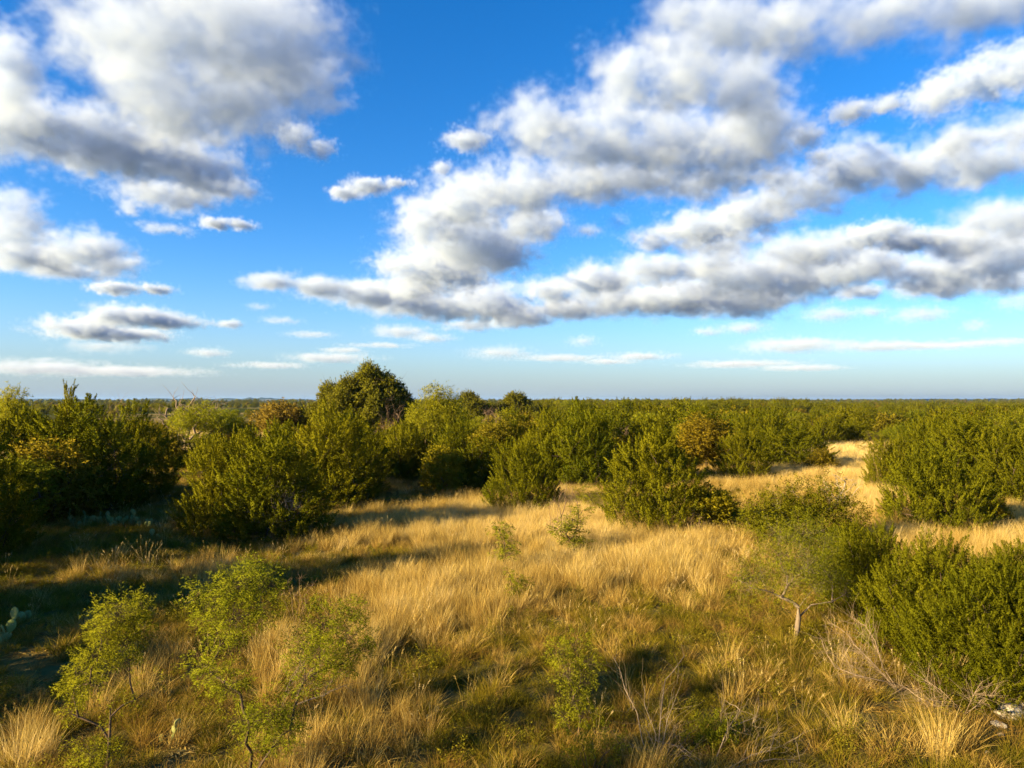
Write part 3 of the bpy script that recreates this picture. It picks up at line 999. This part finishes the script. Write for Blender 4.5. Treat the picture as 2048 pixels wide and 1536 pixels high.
J, S = 'juniper_tree', 'shrub'
# (px, base row, top row, width, model, name, category, label)
PLANTS = [
    # left clump
    (138, 1008, 757, 70, JUN[2], J, 'tree', 'slim spire-topped juniper rising out of the left clump'),
    (172, 1012, 786, 230, JUN[1], J, 'tree', 'broad dark juniper in the middle of the left clump, beside the spire'),
    (50, 1010, 812, 220, JUN[0], J, 'tree', 'dark broad juniper at the left end of the left clump'),
    (262, 985, 796, 170, JUN[1], J, 'tree', 'dark juniper at the right end of the left clump'),
    (108, 1030, 872, 190, SCRUB[0], S, 'shrub', 'yellowish leafy shrub in front of the spire-topped juniper'),
    (15, 1050, 900, 170, MESQ[1], 'mesquite_tree', 'tree', 'yellow-green mesquite low at the left frame edge before the dark junipers'),
    (12, 960, 768, 110, MESQ[2], 'mesquite_tree', 'tree', 'tall thin-topped mesquite behind the left clump at the frame edge'),
    (235, 930, 768, 90, BARE_S[1], 'bare_shrub', 'shrub', 'bare twiggy treetop rising behind the left juniper clump'),
    (-70, 1100, 830, 230, JUN[0], J, 'tree', 'dark juniper mostly cut off by the left frame edge'),
    # gap with stones
    (395, 905, 800, 130, MESQ[0], 'mesquite_tree', 'tree', 'yellow-green mesquite above the stones in the gap between left clumps'),
    (330, 930, 850, 90, SCRUB[0], S, 'shrub', 'small yellow-green shrub at the left side of the stony gap'),
    (372, 893, 768, 140, DEADTREE[0], 'dead_tree', 'tree', 'bare dead tree with crooked limbs against the horizon'),
    (455, 900, 815, 90, MESQ[2], 'mesquite_tree', 'tree', 'pale mesquite right of the bare dead tree'),
    (410, 930, 872, 100, JUN[4], J, 'tree', 'squat shaded juniper under the mesquite in the gap'),
    (560, 880, 797, 110, RUST[0], 'rusty_oak', 'tree', 'rust-coloured small tree left of the big oak'),
    # second clump
    (440, 1042, 862, 160, JUN[3], J, 'tree', 'dark juniper at the left end of the second clump'),
    (545, 1052, 838, 210, JUN[1], J, 'tree', 'tall dark juniper behind the leafless shrub of the second clump'),
    (650, 992, 794, 190, JUN[1], J, 'tree', 'tallest juniper of the second clump, below the big oak'),
    (722, 972, 838, 110, JUN[2], J, 'tree', 'narrow juniper at the right end of the second clump'),
    (560, 960, 840, 150, JUN[3], J, 'tree', 'juniper filling the back of the second clump'),
    (735, 968, 868, 62, SAPL[0], 'mesquite_tree', 'tree', 'slim yellow-green mesquite sapling right before the second clump'),
    (575, 1050, 925, 125, BARE_S[2], 'bare_shrub', 'shrub', 'pale leafless shrub standing in front of the second clump'),
    (490, 1000, 850, 150, JUN[0], J, 'tree', 'dark juniper in the shade between both left clumps'),
    (690, 960, 822, 150, JUN[0], J, 'tree', 'juniper at the back right of the second clump below the oak'),
    # middle
    (815, 938, 838, 150, JUN[0], J, 'tree', 'broad dark juniper right below the bare shrub under the oak'),
    (925, 948, 838, 140, JUN[3], J, 'tree', 'juniper behind the yellow shrub, below the tall mesquite'),
    (1010, 948, 838, 140, JUN[0], J, 'tree', 'broad juniper behind the bluish narrow one'),
    (1190, 935, 815, 140, JUN[3], J, 'tree', 'broad juniper behind the column-like tallest juniper'),
    (1400, 905, 812, 140, JUN[0], J, 'tree', 'broad juniper far behind the large lone juniper'),
    (664, 880, 762, 110, OAK[1], 'oak_tree', 'tree', 'lower oak leaning on the left shoulder of the big round oak'),
    (742, 885, 722, 170, OAK[0], 'oak_tree', 'tree', 'big round oak standing above everything on the horizon'),
    (945, 852, 781, 80, OAK[1], 'oak_tree', 'tree', 'smaller round oak right of the big oak, left one of the two'),
    (1025, 850, 783, 90, OAK[1], 'oak_tree', 'tree', 'smaller round oak right of the big oak, right one of the two'),
    (786, 905, 782, 60, DEADTREE[2], 'dead_tree', 'tree', 'thin grey dead tree with bare limbs under the right side of the big oak'),
    (770, 925, 822, 100, BARE_S[0], 'bare_shrub', 'shrub', 'grey-brown leafless shrub below the big oak'),
    (868, 925, 765, 120, MESQ[2], 'mesquite_tree', 'tree', 'tall yellow-green mesquite right of the big oak'),
    (795, 945, 850, 130, JUN[4], J, 'tree', 'shaded juniper between the oak and the yellow shrub'),
    (985, 900, 798, 100, BARE_S[0], 'bare_shrub', 'shrub', 'brown leafless shrub below the two smaller oaks'),
    (985, 950, 832, 120, SCRUB[1], S, 'shrub', 'olive fine-leaved shrub in the middle of the brush'),
    (890, 955, 868, 80, JUN[2], J, 'tree', 'small juniper just behind the yellow shrub with grey twigs'),
    (885, 972, 885, 85, YEL[0], S, 'shrub', 'yellow shrub with grey twigs at the grass edge left of the front juniper'),
    (963, 968, 868, 95, JUN[2], J, 'tree', 'bluish narrow juniper left behind the front juniper'),
    (1048, 1008, 872, 150, JUN[3], J, 'tree', 'bushy front juniper with a visible foot in the middle grass'),
    (1090, 955, 812, 130, JUN[1], J, 'tree', 'tall juniper behind the bushy front juniper'),
    (1155, 962, 792, 150, JUN[1], J, 'tree', 'tallest juniper right of the middle with column-like plumes'),
    (1030, 930, 830, 120, SCRUB[1], S, 'shrub', 'dull green scrub behind the bushy front juniper'),
    (1240, 925, 835, 100, BARE_S[0], 'bare_shrub', 'shrub', 'brown leafless shrub right of the column-like juniper'),
    (1225, 905, 820, 110, JUN[0], J, 'tree', 'dark juniper behind the brown leafless shrub'),
    (1250, 950, 868, 90, SCRUB[0], S, 'shrub', 'olive shrub in the dark gap left of the lone bright juniper'),
    (1310, 1048, 845, 205, JUN[0], J, 'tree', 'large bright juniper standing alone in the middle of the golden grass'),
    (1300, 955, 828, 120, JUN[2], J, 'tree', 'dark juniper right behind the large lone juniper'),
    (1410, 930, 822, 120, SCRUB[1], S, 'shrub', 'yellow-green scrub right behind the large lone juniper'),
    (1425, 1055, 968, 100, YEL[0], S, 'shrub', 'yellow-orange shrub at the right foot of the large lone juniper'),
    (1394, 1065, 998, 50, BARE_S[1], 'bare_shrub', 'shrub', 'small leafless shrub between lone juniper and yellow-orange shrub'),
    (1132, 1082, 945, 95, BARE_S[0], 'bare_shrub', 'shrub', 'dark leafless shrub in the grass between the two front junipers'),
    (1482, 948, 858, 115, JUN[3], J, 'tree', 'vase-shaped juniper with bare stems behind the strip of golden grass'),
    (1590, 932, 842, 140, JUN[1], J, 'tree', 'dense juniper left of the golden clearing'),
    (1530, 930, 850, 90, JUN[2], J, 'tree', 'narrow juniper between the vase-shaped and the dense one'),
    (1638, 940, 895, 60, SCRUB[0], S, 'shrub', 'small round bush at the left edge of the golden clearing'),
    (1742, 906, 858, 40, SAPL[0], 'mesquite_tree', 'tree', 'spindly sapling standing in the golden clearing'),
    (1875, 1050, 888, 205, JUN[4], J, 'tree', 'large round juniper right of the golden clearing'),
    (1800, 905, 842, 100, MESQ[0], 'mesquite_tree', 'tree', 'yellow-green mesquite at the right side of the golden clearing'),
    (1850, 945, 828, 130, JUN[4], J, 'tree', 'juniper directly behind the large round juniper'),
    (1945, 975, 812, 170, JUN[1], J, 'tree', 'tall juniper behind the right side of the large round juniper'),
    (2035, 990, 855, 150, JUN[0], J, 'tree', 'juniper cut by the right frame edge beyond the grass'),
    (2020, 940, 818, 150, MESQ[0], 'mesquite_tree', 'tree', 'mesquite behind the juniper at the right frame edge'),
    (1985, 1050, 985, 60, SCRUB[0], S, 'shrub', 'low brownish bush in the shade right of the large round juniper'),
    (1700, 885, 838, 90, JUN[1], J, 'tree', 'juniper at the far end of the golden clearing'),
    (1640, 888, 828, 100, JUN[4], J, 'tree', 'broad juniper left behind the golden clearing'),
    (1000, 1128, 1040, 66, SAPL[0], 'mesquite_tree', 'tree', 'small green sapling in the golden grass left of the dark bare shrub'),
    (1033, 1195, 1135, 50, SAPL[1], 'mesquite_tree', 'tree', 'tiny green sapling in the middle of the grass'),
    (1148, 1095, 1010, 80, SAPL[1], 'mesquite_tree', 'tree', 'thin sapling growing beside the dark leafless shrub'),
    (1180, 1018, 970, 60, SAPL[1], S, 'shrub', 'small green bush left of the large lone juniper'),
    (1680, 1008, 940, 90, DEADTREE[1], 'dead_tree', 'tree', 'little leafless sapling standing before the golden clearing'),
]
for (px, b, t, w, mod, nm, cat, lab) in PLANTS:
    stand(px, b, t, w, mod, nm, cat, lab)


def local(px, py, d_off, base):
    """a point of a plant from the photograph, d_off metres behind (+) or before (-) its foot, relative to the foot"""
    t = ray(px, py)
    y = base.y + d_off
    return (t.x / t.y * y - base.x, d_off, t.z / t.y * y + CAM_H - base.z)


def grown(kind, cat, label, foot, clusters, seed, eye=.15, **kw):
    """a plant shaped cluster by cluster: (px, py, radius px, depth offset[, density])"""
    base = ground(foot[0], foot[1], eye)
    base.z = terrain(base.x, base.y) - .03
    cl = []
    for c in clusters:
        x, y, z = local(c[0], c[1], c[3], base)
        cl.append((x, y, max(z, .1), c[2] / F_PX * base.y, *(c[4:5])))
    wm, cm = cluster_plant(seed, cl, kind.split('_')[0], **kw)
    return place_plant(kind, cat, label, (wm, cm, 1, 1), base, 1, 1, 0.0)


FINE = dict(leaf=(.042, .011), per=2900, split=20, twl=.4, srad=.035, sprig=.0025)
grown('mesquite_tree', 'tree', 'airy yellow-green mesquite with several crowns, standing front left of the middle', (498, 1528),
      [(430, 1195, 46, .1), (480, 1165, 44, .3), (530, 1160, 38, .5), (470, 1225, 44, -.1), (420, 1230, 30, .2), (520, 1215, 36, .0), (455, 1270, 34, .2), (500, 1140, 26, .6),
       (650, 1240, 46, .3), (690, 1270, 44, .1), (640, 1300, 42, -.2), (600, 1290, 34, .3), (705, 1225, 30, .6), (680, 1320, 34, .0), (610, 1350, 36, -.3), (725, 1290, 26, .4),
       (430, 1340, 34, -.2), (465, 1365, 34, -.4), (400, 1325, 26, .1), (540, 1420, 36, -.5), (580, 1450, 32, -.4), (555, 1480, 32, -.2), (500, 1440, 28, -.6), (510, 1490, 28, .0)],
      401, r0=.0068, stems=4, droop=.2, **FINE)
grown('mesquite_tree', 'tree', 'drooping dark-stemmed mesquite at the front left with a bare lower half', (215, 1505),
      [(235, 1225, 44, .2), (270, 1215, 34, .5), (210, 1255, 34, .0), (245, 1275, 38, .3), (260, 1310, 28, .2), (285, 1255, 24, .6), (195, 1300, 30, -.1), (165, 1330, 32, .2), (150, 1370, 28, .0), (180, 1360, 24, -.2),
       (140, 1420, 20, .1, .6), (220, 1400, 40, .3, .12), (270, 1390, 36, .3, .1), (180, 1500, 34, -.3, .8), (210, 1515, 30, -.2, .8), (300, 1370, 30, .6, .1)],
      402, r0=.0068, stems=3, droop=.6, **FINE)
grown('bare_shrub', 'shrub', 'grey leafless shrub right behind the front mesquite crown', (592, 1240),
      [(575, 1160, 22, .1, 0), (600, 1150, 22, .0, 0), (625, 1165, 22, .2, 0), (560, 1185, 20, -.1, 0), (590, 1185, 22, .2, 0), (615, 1195, 20, .0, 0), (640, 1190, 18, .2, 0)],
      403, r0=.006, stems=7, ntwig=14, wood_mat=M_TWIG, k=3)
grown('mesquite_tree', 'tree', 'spreading mesquite with a pale bent trunk in the right grass', (1590, 1292),
      [(1597, 1212, 10, .0, 0), (1520, 1140, 40, .2, .6), (1560, 1110, 44, .4, .7), (1600, 1100, 46, .2, .7), (1640, 1120, 42, .5, .7), (1580, 1150, 44, -.2, .7), (1630, 1165, 40, .0, .7), (1665, 1150, 34, .4, .7),
       (1500, 1165, 34, .0, .5), (1545, 1175, 36, .1, .5), (1600, 1060, 40, .6, .6), (1650, 1075, 36, .8, .6), (1560, 1065, 36, .7, .6), (1610, 1130, 36, -.4, .7), (1475, 1150, 24, .4, .4), (1690, 1180, 26, .2, .6)],
      404, r0=.0068, taper=.8, stems=1, droop=.1, wood_mat=M_BARK, bow=.05, **{**FINE, 'per': 2200, 'sprig': .0014})
grown('shrub', 'shrub', 'leafy dark shrub with bare twigs on top, before the golden clearing', (1610, 1095),
      [(1520, 1030, 34, .2), (1560, 1010, 36, .0), (1610, 1000, 38, .3), (1660, 1005, 36, .2), (1700, 1030, 32, .1), (1540, 1060, 34, -.3), (1590, 1050, 38, -.3), (1645, 1050, 38, -.3), (1690, 1065, 32, -.2),
       (1505, 1055, 24, .1), (1550, 985, 30, .4, .05), (1585, 975, 30, .3, .03), (1690, 985, 26, .5, .08), (1650, 965, 26, .6, .2)],
      405, r0=.008, stems=6, leaf=(.06, .028), per=1300, split=24, leaf_mat_=M_JUN, wood_mat=M_DEAD, ntwig=12)
grown('mesquite_tree', 'tree', 'feathery green sapling in the olive grass at the bottom middle', (1150, 1470),
      [(1120, 1300, 26, .1), (1150, 1290, 28, .2), (1175, 1320, 24, .0), (1130, 1340, 28, .0), (1160, 1360, 28, .1), (1145, 1395, 28, .0), (1165, 1425, 24, -.1), (1130, 1430, 20, .1)],
      406, r0=.008, stems=2, droop=.2, **{**FINE, 'per': 2600})
grown('shrub', 'shrub', 'small round green bush among dead branches at the bottom', (1430, 1500),
      [(1400, 1460, 24, .0), (1430, 1450, 26, .1), (1460, 1465, 22, .1), (1415, 1485, 22, -.1), (1445, 1488, 22, -.1), (1385, 1480, 18, .0)],
      407, r0=.006, stems=4, leaf=(.034, .012), per=3600, split=20, srad=.04, leaf_mat_=M_MESQ)
grown('shrub', 'shrub', 'scraggly green shrub at the bottom right of the middle', (1180, 1535),
      [(1150, 1470, 24, .0, .5), (1190, 1460, 24, .2, .5), (1160, 1505, 26, .0, .6), (1210, 1500, 24, .1, .5), (1240, 1480, 20, .2, .4)],
      408, r0=.006, stems=4, leaf=(.036, .012), per=2800, split=20, srad=.04, leaf_mat_=M_MESQ)

# the big juniper mass at the right front, with its skirt of dead branches
stand(1975, 1395, 1115, 300, JUN_NEAR[0], J, 'tree', 'largest near juniper at the right frame edge with dense bright foliage', rz=.6, eye=.1)
stand(1745, 1240, 1042, 210, JUN_NEAR[1], J, 'tree', 'near juniper left behind the largest one, beside the bent mesquite', rz=2.1, eye=.1)
stand(1868, 1325, 1072, 270, JUN_NEAR[1], J, 'tree', 'near juniper in the middle of the diagonal row at the right', rz=4.0, eye=.1)
stand(2075, 1405, 1140, 220, JUN_NEAR[0], J, 'tree', 'near juniper cut off by the right frame edge above the pale stones', rz=3.0, eye=.1)


stand(1690, 1195, 1052, 160, JUN_NEAR[0], J, 'tree', 'near juniper at the upper left end of the diagonal row, behind the bent mesquite', rz=5.0, eye=.1)
stand(2040, 1250, 1085, 200, JUN_NEAR[1], J, 'tree', 'near juniper filling the row at the right frame edge, topmost there', rz=1.0, eye=.1)


def dead_limbs(label, foot, tips, seed, r0=.009, tw=10, mat=None, spread=.5, twl=.5):
    base = ground(foot[0], foot[1], .1)
    base.z = terrain(base.x, base.y)
    rng = np.random.default_rng(seed)
    T = [np.array(local(px, py, d, base)) for px, py, d in tips]
    for t in T: t[2] = max(t[2], .06)
    P, parts = skeleton(T, rng, r0=r0, bow=.05, wob=.08, k=4, stems=4)
    for t in T:
        d = unit(t)
        parts += twigs([t * f for f in rng.uniform(.45, 1, tw)], [d] * tw, twl, r0 * .45, rng, n=1, spread=spread, seg=4)
    V, F, K = join(parts)
    o = bpy.data.objects.new('dead_branch', mesh_np('dead_branch', V, F, mat or M_DEAD))
    COL.objects.link(o)
    o.location = base
    return tag(o, label, 'branch')


dead_limbs('spray of bleached dead branches sticking out under the near juniper', (1800, 1400),
           [(1655, 1245, .6), (1640, 1275, .4), (1650, 1300, .2), (1670, 1335, -.1), (1700, 1345, -.3), (1690, 1265, .3), (1720, 1300, .1), (1705, 1235, .8), (1745, 1330, -.1), (1730, 1250, .5)], 501, r0=.0055, tw=34, mat=M_PALETWIG, spread=.6)
dead_limbs('low dead branches spread on the ground under the largest near juniper', (1930, 1445),
           [(1800, 1370, .4), (1830, 1400, -.1), (1870, 1400, -.2), (1990, 1390, -.2), (2040, 1400, .0), (1850, 1360, .4), (1950, 1385, -.3)], 502, r0=.006, tw=34, mat=M_PALETWIG, spread=.7)
dead_limbs('fallen dead branch leaning over the grass at the bottom, right of the feathery sapling', (1305, 1530),
           [(1225, 1310, 1.2), (1240, 1340, 1.0), (1330, 1360, .9), (1290, 1370, .9), (1350, 1400, .6), (1370, 1310, 1.3)], 503, r0=.0065, tw=9, spread=.6, mat=M_BARK)
dead_limbs('tangle of dead branches lying at the bottom right of the round bush', (1420, 1545),
           [(1560, 1460, .6), (1520, 1430, .8), (1590, 1480, .4), (1540, 1500, .1), (1480, 1420, .8), (1360, 1490, .2), (1310, 1480, .3), (1600, 1520, .1), (1450, 1400, 1.0)], 504, r0=.0065, tw=14, spread=.7, mat=M_BARK)
dead_limbs('brushy heap of fine dead twigs along the bottom edge, right of the feathery sapling', (1330, 1530),
           [(1250, 1480, .3), (1290, 1455, .5), (1350, 1450, .4), (1390, 1500, .1), (1230, 1510, .2), (1320, 1490, .0)], 506, r0=.004, tw=22, spread=.9, mat=M_PALETWIG, twl=.4)
dead_limbs('grey dead branches at the right foot of the airy front mesquite', (560, 1400),
           [(640, 1330, .3), (670, 1350, .1), (690, 1370, .0), (620, 1310, .5), (650, 1390, -.2), (600, 1330, .3)], 505, r0=.009, tw=7, mat=M_BARK)

# trees beside and behind the camera, outside the frame, whose long shadows cross the grass
OFF = [(-17.6, 18.8, 7.4, 2.4, 1), (-25, 22.0, 7.0, 3.0, 1), (-32, 28, 6.0, 3.0, 0), (-18.5, 11.0, 5.2, 2.2, 1), (-24, 14.5, 6.4, 2.4, 0), (-18.8, 15, 4.6, 1.8, 1), (-30.5, 33.5, 6.8, 2.8, 0), (-37, 37.5, 6.5, 3, 1), (-41, 33, 7, 3, 1),
       (-28.3, 30, 6.5, 2.4, 1), (-25.5, 27, 6.0, 2.2, 0), (-34, 40, 6.8, 3.0, 0), (-17.6, .7, 8.8, 2.0, 2)]
for i, (x, y, h, r, k) in enumerate(OFF):
    m = JUN[k]
    place_plant(J, 'tree', 'tall shading juniper outside the frame beside the grass', m, (x, y, terrain(x, y)), 2 * r / m[2], h / m[3], i * 1.3, 'junipers outside the frame')

# ------------------------------------------------------------------ the brush beyond: single trees, thinning into one mass
CLEAR = [ground(*p, .4) for p in ((1560, 958), (1640, 945), (1720, 925), (1740, 905), (1720, 892), (1690, 900), (1745, 885), (1480, 965))]
TAKEN = [(o.location.x, o.location.y) for o in COL.objects if o.parent is None and o.get('category') in ('tree', 'shrub')]


def size_word(h, mid): return 'tall' if h > mid * 1.1 else 'low' if h < mid * .88 else 'middling'


def where(px, d):
    for lim, w in ((330, 'over the left juniper clump'), (640, 'over the second juniper clump'), (900, 'behind the big oak'), (1180, 'behind the middle junipers'),
                   (1420, 'above the lone bright juniper'), (1620, 'above the vase-shaped juniper'), (1800, 'above the golden clearing'), (1960, 'above the large round juniper'), (9999, 'at the right margin')):
        if px < lim: break
    return w + (', near row' if d < 75 else ', middle row' if d < 125 else ', last rows to the horizon')


def brush():
    rng = random.Random(31)
    pts = []
    tries = 0
    while len(pts) < 470 and tries < 40000:
        tries += 1
        d = 44 * (260 / 44) ** (rng.random() ** .9)
        u = rng.uniform(-.86, .86)
        x, y = u * d, d
        pxx = 1024 + u * 1400
        row = 800 + 8400 / d
        if pxx < 640:
            # thin, open country on the left
            if d < 60 or rng.random() < (.78 if pxx > 250 else .85): continue
        elif pxx < 1180 and d < 60: continue
        if any((x - c.x) ** 2 + ((y - c.y) * .55) ** 2 < (.055 * c.y + 1.6) ** 2 for c in CLEAR): continue
        if 1200 < pxx < 1640 and row > 942: continue
        if pxx > 1640 and row > 985: continue
        mind = 1.5 + d * .012
        if any((x - a) ** 2 + (y - b) ** 2 < mind ** 2 for a, b in TAKEN): continue
        TAKEN.append((x, y))
        pts.append((x, y, d, pxx))
    nj = nm = 0
    for x, y, d, pxx in sorted(pts, key=lambda p: p[2]):
        right = pxx > 1150
        q = rng.random()
        z = terrain(x, y)
        hmax = (6.0 if pxx < 1500 else 5.2) if right else (5.0 if pxx > 640 else 4.0)
        h = hmax * rng.uniform(.62, 1.0)
        rz = rng.uniform(0, 6.28)
        if q < (.52 if right else .4) and nj < 290:
            nj += 1
            m = JUN_FAR[rng.randrange(4)] if d > 70 else JUN[rng.choice((0, 1, 3, 4))]
            place_plant(J, 'tree', f'{size_word(h, 4.4)} green juniper {where(pxx, d)}', m, (x, y, z), h * rng.uniform(.85, 1.25) / m[2], h / m[3], rz, f'junipers {where(pxx, d)}', parts=d < 70)
        elif q < .9:
            m = (MFAR if d > 70 else MESQ)[rng.randrange(2)]
            h *= .85
            place_plant('mesquite_tree', 'tree', f'{size_word(h, 3.6)} yellow-green mesquite {where(pxx, d)}', m, (x, y, z), h * rng.uniform(.9, 1.3) / m[2], h / m[3], rz, f'mesquites {where(pxx, d)}', parts=d < 70)
        else:
            m = rng.choice((RUST[0], YEL[0], YEL[0], BARE_S[0]))
            h *= .6
            nm_ = {id(RUST[0]): 'rusty', id(YEL[0]): 'yellow', id(BARE_S[0]): 'leafless brown'}[id(m)]
            place_plant('shrub', 'shrub', f'{nm_} shrub {where(pxx, d)}', m, (x, y, z), h * 1.2 / m[2], h / m[3], rz, f'{nm_} shrubs {where(pxx, d)}', parts=d < 70)


brush()


def far_mass():
    rng = np.random.default_rng(91)
    n = 5200
    D = 250 * (2600 / 250) ** rng.random(n)
    u = rng.uniform(-.9, .9, n)
    X, Y = u * D, D
    ns = smooth_noise(X, Y, 51, 260)
    keep = (u > -.15) | (ns > -.1 + .5 * (D < 500))
    X, Y, D, u = X[keep], Y[keep], D[keep], u[keep]
    hh = np.where((u > .02) & (u < .42) & (D < 600), 5.2, 3.9) * rng.uniform(.6, 1.3, len(X))
    o = scatter('distant_brush', [JUN_FAR[0][1], JUN_FAR[2][1], MFAR[0][1], JUN_FAR[1][1], MFAR[1][1]], X, Y, hh / 4.2 * (1 + np.clip((D - 600) / 1200, 0, 1.2)), rng.random(len(X)), 15)
    return o


far_mass()

# ------------------------------------------------------------------ prickly pears, stones
def cactus_mat():
    m, f, out = new_mat('prickly_pear_skin')
    r = f.n('ShaderNodeObjectInfo').outputs['Random']
    n = f.noise(f.n('ShaderNodeTexCoord').outputs['Object'], 30, 2)
    col = f.mix(r, (.15, .19, .05), (.27, .28, .10))
    d = f.n('ShaderNodeBsdfDiffuse')
    f.put(d.inputs[0], f.mix(f.m('GREATER_THAN', n, .66), col, (.30, .26, .12)))
    f.t.links.new(d.outputs[0], out.inputs[0])
    return m


M_CACTUS = cactus_mat()


def pad_mesh():
    bm_v, T = [], []
    R_, S_ = 7, 10
    for i in range(R_ + 1):
        t = i / R_
        w = math.sin(math.pi * min(1, .06 + .94 * t)) ** .62 * (.55 + .45 * math.sin(math.pi * t * .62)) if i < R_ else 0.0
        for j in range(S_):
            a = 2 * math.pi * j / S_
            bm_v.append((math.cos(a) * .115 * w, math.sin(a) * .02 * (w ** .5 if w > 0 else 0), t * .30))
    for i in range(R_):
        for j in range(S_):
            a, b = i * S_ + j, i * S_ + (j + 1) % S_
            T += [(a, b, b + S_), (a, b + S_, a + S_)]
    me = mesh_np('pad', np.array(bm_v), np.array(T), M_CACTUS)
    me.polygons.foreach_set('use_smooth', np.ones(len(me.polygons), bool))
    return me


PAD = pad_mesh()


def prickly_pear(label, px, py, n, seed, size=1.0, group=None):
    rng = random.Random(seed)
    p = ground(px, py, .1)
    p.z = terrain(p.x, p.y) - .02
    o = bpy.data.objects.new('prickly_pear', None)
    o.empty_display_size = .2
    COL.objects.link(o)
    o.location = p
    tops = []
    for i in range(n):
        c = bpy.data.objects.new('pad', PAD)
        COL.objects.link(c)
        c.parent = o
        s = size * rng.uniform(.75, 1.1)
        if i < max(2, n // 2) or not tops:
            a, d = rng.uniform(0, 6.28), rng.uniform(0, .45) * size
            b = Vector((math.cos(a) * d, math.sin(a) * d, 0))
        else:
            b = rng.choice(tops) + Vector((rng.uniform(-.05, .05), rng.uniform(-.02, .02), -.03))
        rx, ry, rz = rng.uniform(-.35, .35), rng.uniform(-.55, .55), rng.uniform(-.9, .9)
        c.location, c.rotation_euler, c.scale = b, (rx, ry, rz), (s, s * 1.15, s)
        from mathutils import Euler
        tops.append(b + Euler((rx, ry, rz)).to_matrix() @ Vector((0, 0, .28 * s)))
    return tag(o, label, 'cactus', group)


for i, (px, py) in enumerate(((152, 1046), (178, 1050), (200, 1046), (222, 1049), (243, 1046), (262, 1048), (283, 1046), (298, 1052))):
    prickly_pear(('first', 'second', 'third', 'fourth', 'fifth', 'sixth', 'seventh', 'last')[i] + ' prickly pear from the left in the row below the left junipers', px, py, 9, 60 + i, 1.0, 'prickly pears in a row under the left junipers')
prickly_pear('prickly pear at the left frame edge beside the bare shaded soil', 8, 1272, 9, 71, 1.15)
prickly_pear('small single prickly pear in the shade right of the cactus row', 330, 1072, 3, 72, 1.2)
prickly_pear('prickly pear in the grass between the two front mesquites', 340, 1452, 5, 73, .62)
prickly_pear('lone short prickly pear at the upper edge of the bare soil', 50, 1238, 2, 74, 1.0)


def stone_mat():
    m, f, out = new_mat('pale_limestone')
    co = f.n('ShaderNodeTexCoord').outputs['Object']
    n = f.noise(co, 5, 6, .65)
    n2 = f.noise(co, 14, 3, .6)
    d = f.n('ShaderNodeBsdfDiffuse')
    f.put(d.inputs[0], f.mix(f.m('MULTIPLY', f.m('GREATER_THAN', n2, .58), .7), f.ramp(n, [(.35, (.10, .085, .06)), (.5, (.40, .35, .26)), (.75, (.58, .53, .42))]), (.07, .06, .045)))
    b = f.n('ShaderNodeBump')
    b.inputs['Distance'].default_value = .04
    f.put(b.inputs['Height'], n)
    f.put(d.inputs['Normal'], b.outputs[0])
    f.t.links.new(d.outputs[0], out.inputs[0])
    return m


M_STONE = stone_mat()


def stone_mesh(seed):
    import bmesh
    rng = np.random.default_rng(seed)
    bm = bmesh.new()
    bmesh.ops.create_icosphere(bm, subdivisions=3, radius=.5)
    pl = unit(rng.normal(size=(9, 3)))
    of = rng.uniform(.30, .46, 9)
    for v in bm.verts:
        c = np.array(v.co)
        for p, k in zip(pl, of):
            e = c @ p - k
            if e > 0: c = c - p * e * .9
        c = c * (1 + .05 * math.sin(c[0] * 17 + seed) * math.sin(c[1] * 15) + .05 * math.sin(c[2] * 23 + c[0] * 9))
        v.co = c
    me = bpy.data.meshes.new('stone')
    bm.to_mesh(me)
    bm.free()
    me.materials.append(M_STONE)
    return me


STONES = [stone_mesh(i) for i in range(4)]


def stone(label, px, py, wpx, hk, k, group=None, rz=0.0):
    p = ground(px, py, .03)
    w = wpx / F_PX * p.y
    o = bpy.data.objects.new('stone', STONES[k % 4])
    COL.objects.link(o)
    o.location = (p.x, p.y, terrain(p.x, p.y) + w * hk * .28)
    o.rotation_euler = (0, 0, rz)
    o.scale = (w, w * .8, w * hk)
    return tag(o, label, 'stone', group)


stone('largest pale limestone block at the right frame edge, pitted and dark in its hollows', 2022, 1462, 62, .6, 0, rz=.3)
stone('limestone block leaning on the largest one, cut by the right frame edge', 2052, 1452, 44, .7, 1, rz=1.2)
stone('flat limestone slab in front of the largest block', 1998, 1478, 30, .4, 2, rz=2.0)
stone('small white stone in the grass below the limestone blocks', 2003, 1500, 15, .7, 3)
stone('white pebble in the grass lowest at the right', 1975, 1536, 11, .7, 1)
stone('small pale stone alone in the dark grass at the bottom', 1672, 1482, 10, .7, 2)
stone('pale stone lying in the soil beside the small prickly pear', 352, 1430, 14, 1.1, 3, rz=.7)
rs = random.Random(8)
for i in range(22):
    stone('pale limestone rubble in the gap between the left juniper clumps', 322 + rs.random() * 62, 893 + rs.random() * 20, rs.uniform(6, 13), rs.uniform(.5, .9), i, 'limestone rubble in the left gap', rs.uniform(0, 6))
for i in range(7):
    stone('pale limestone rubble under the shaded junipers in the middle', 780 + rs.random() * 60, 930 + rs.random() * 10, rs.uniform(6, 11), rs.uniform(.4, .7), i, 'limestone rubble in the middle shade', rs.uniform(0, 6))
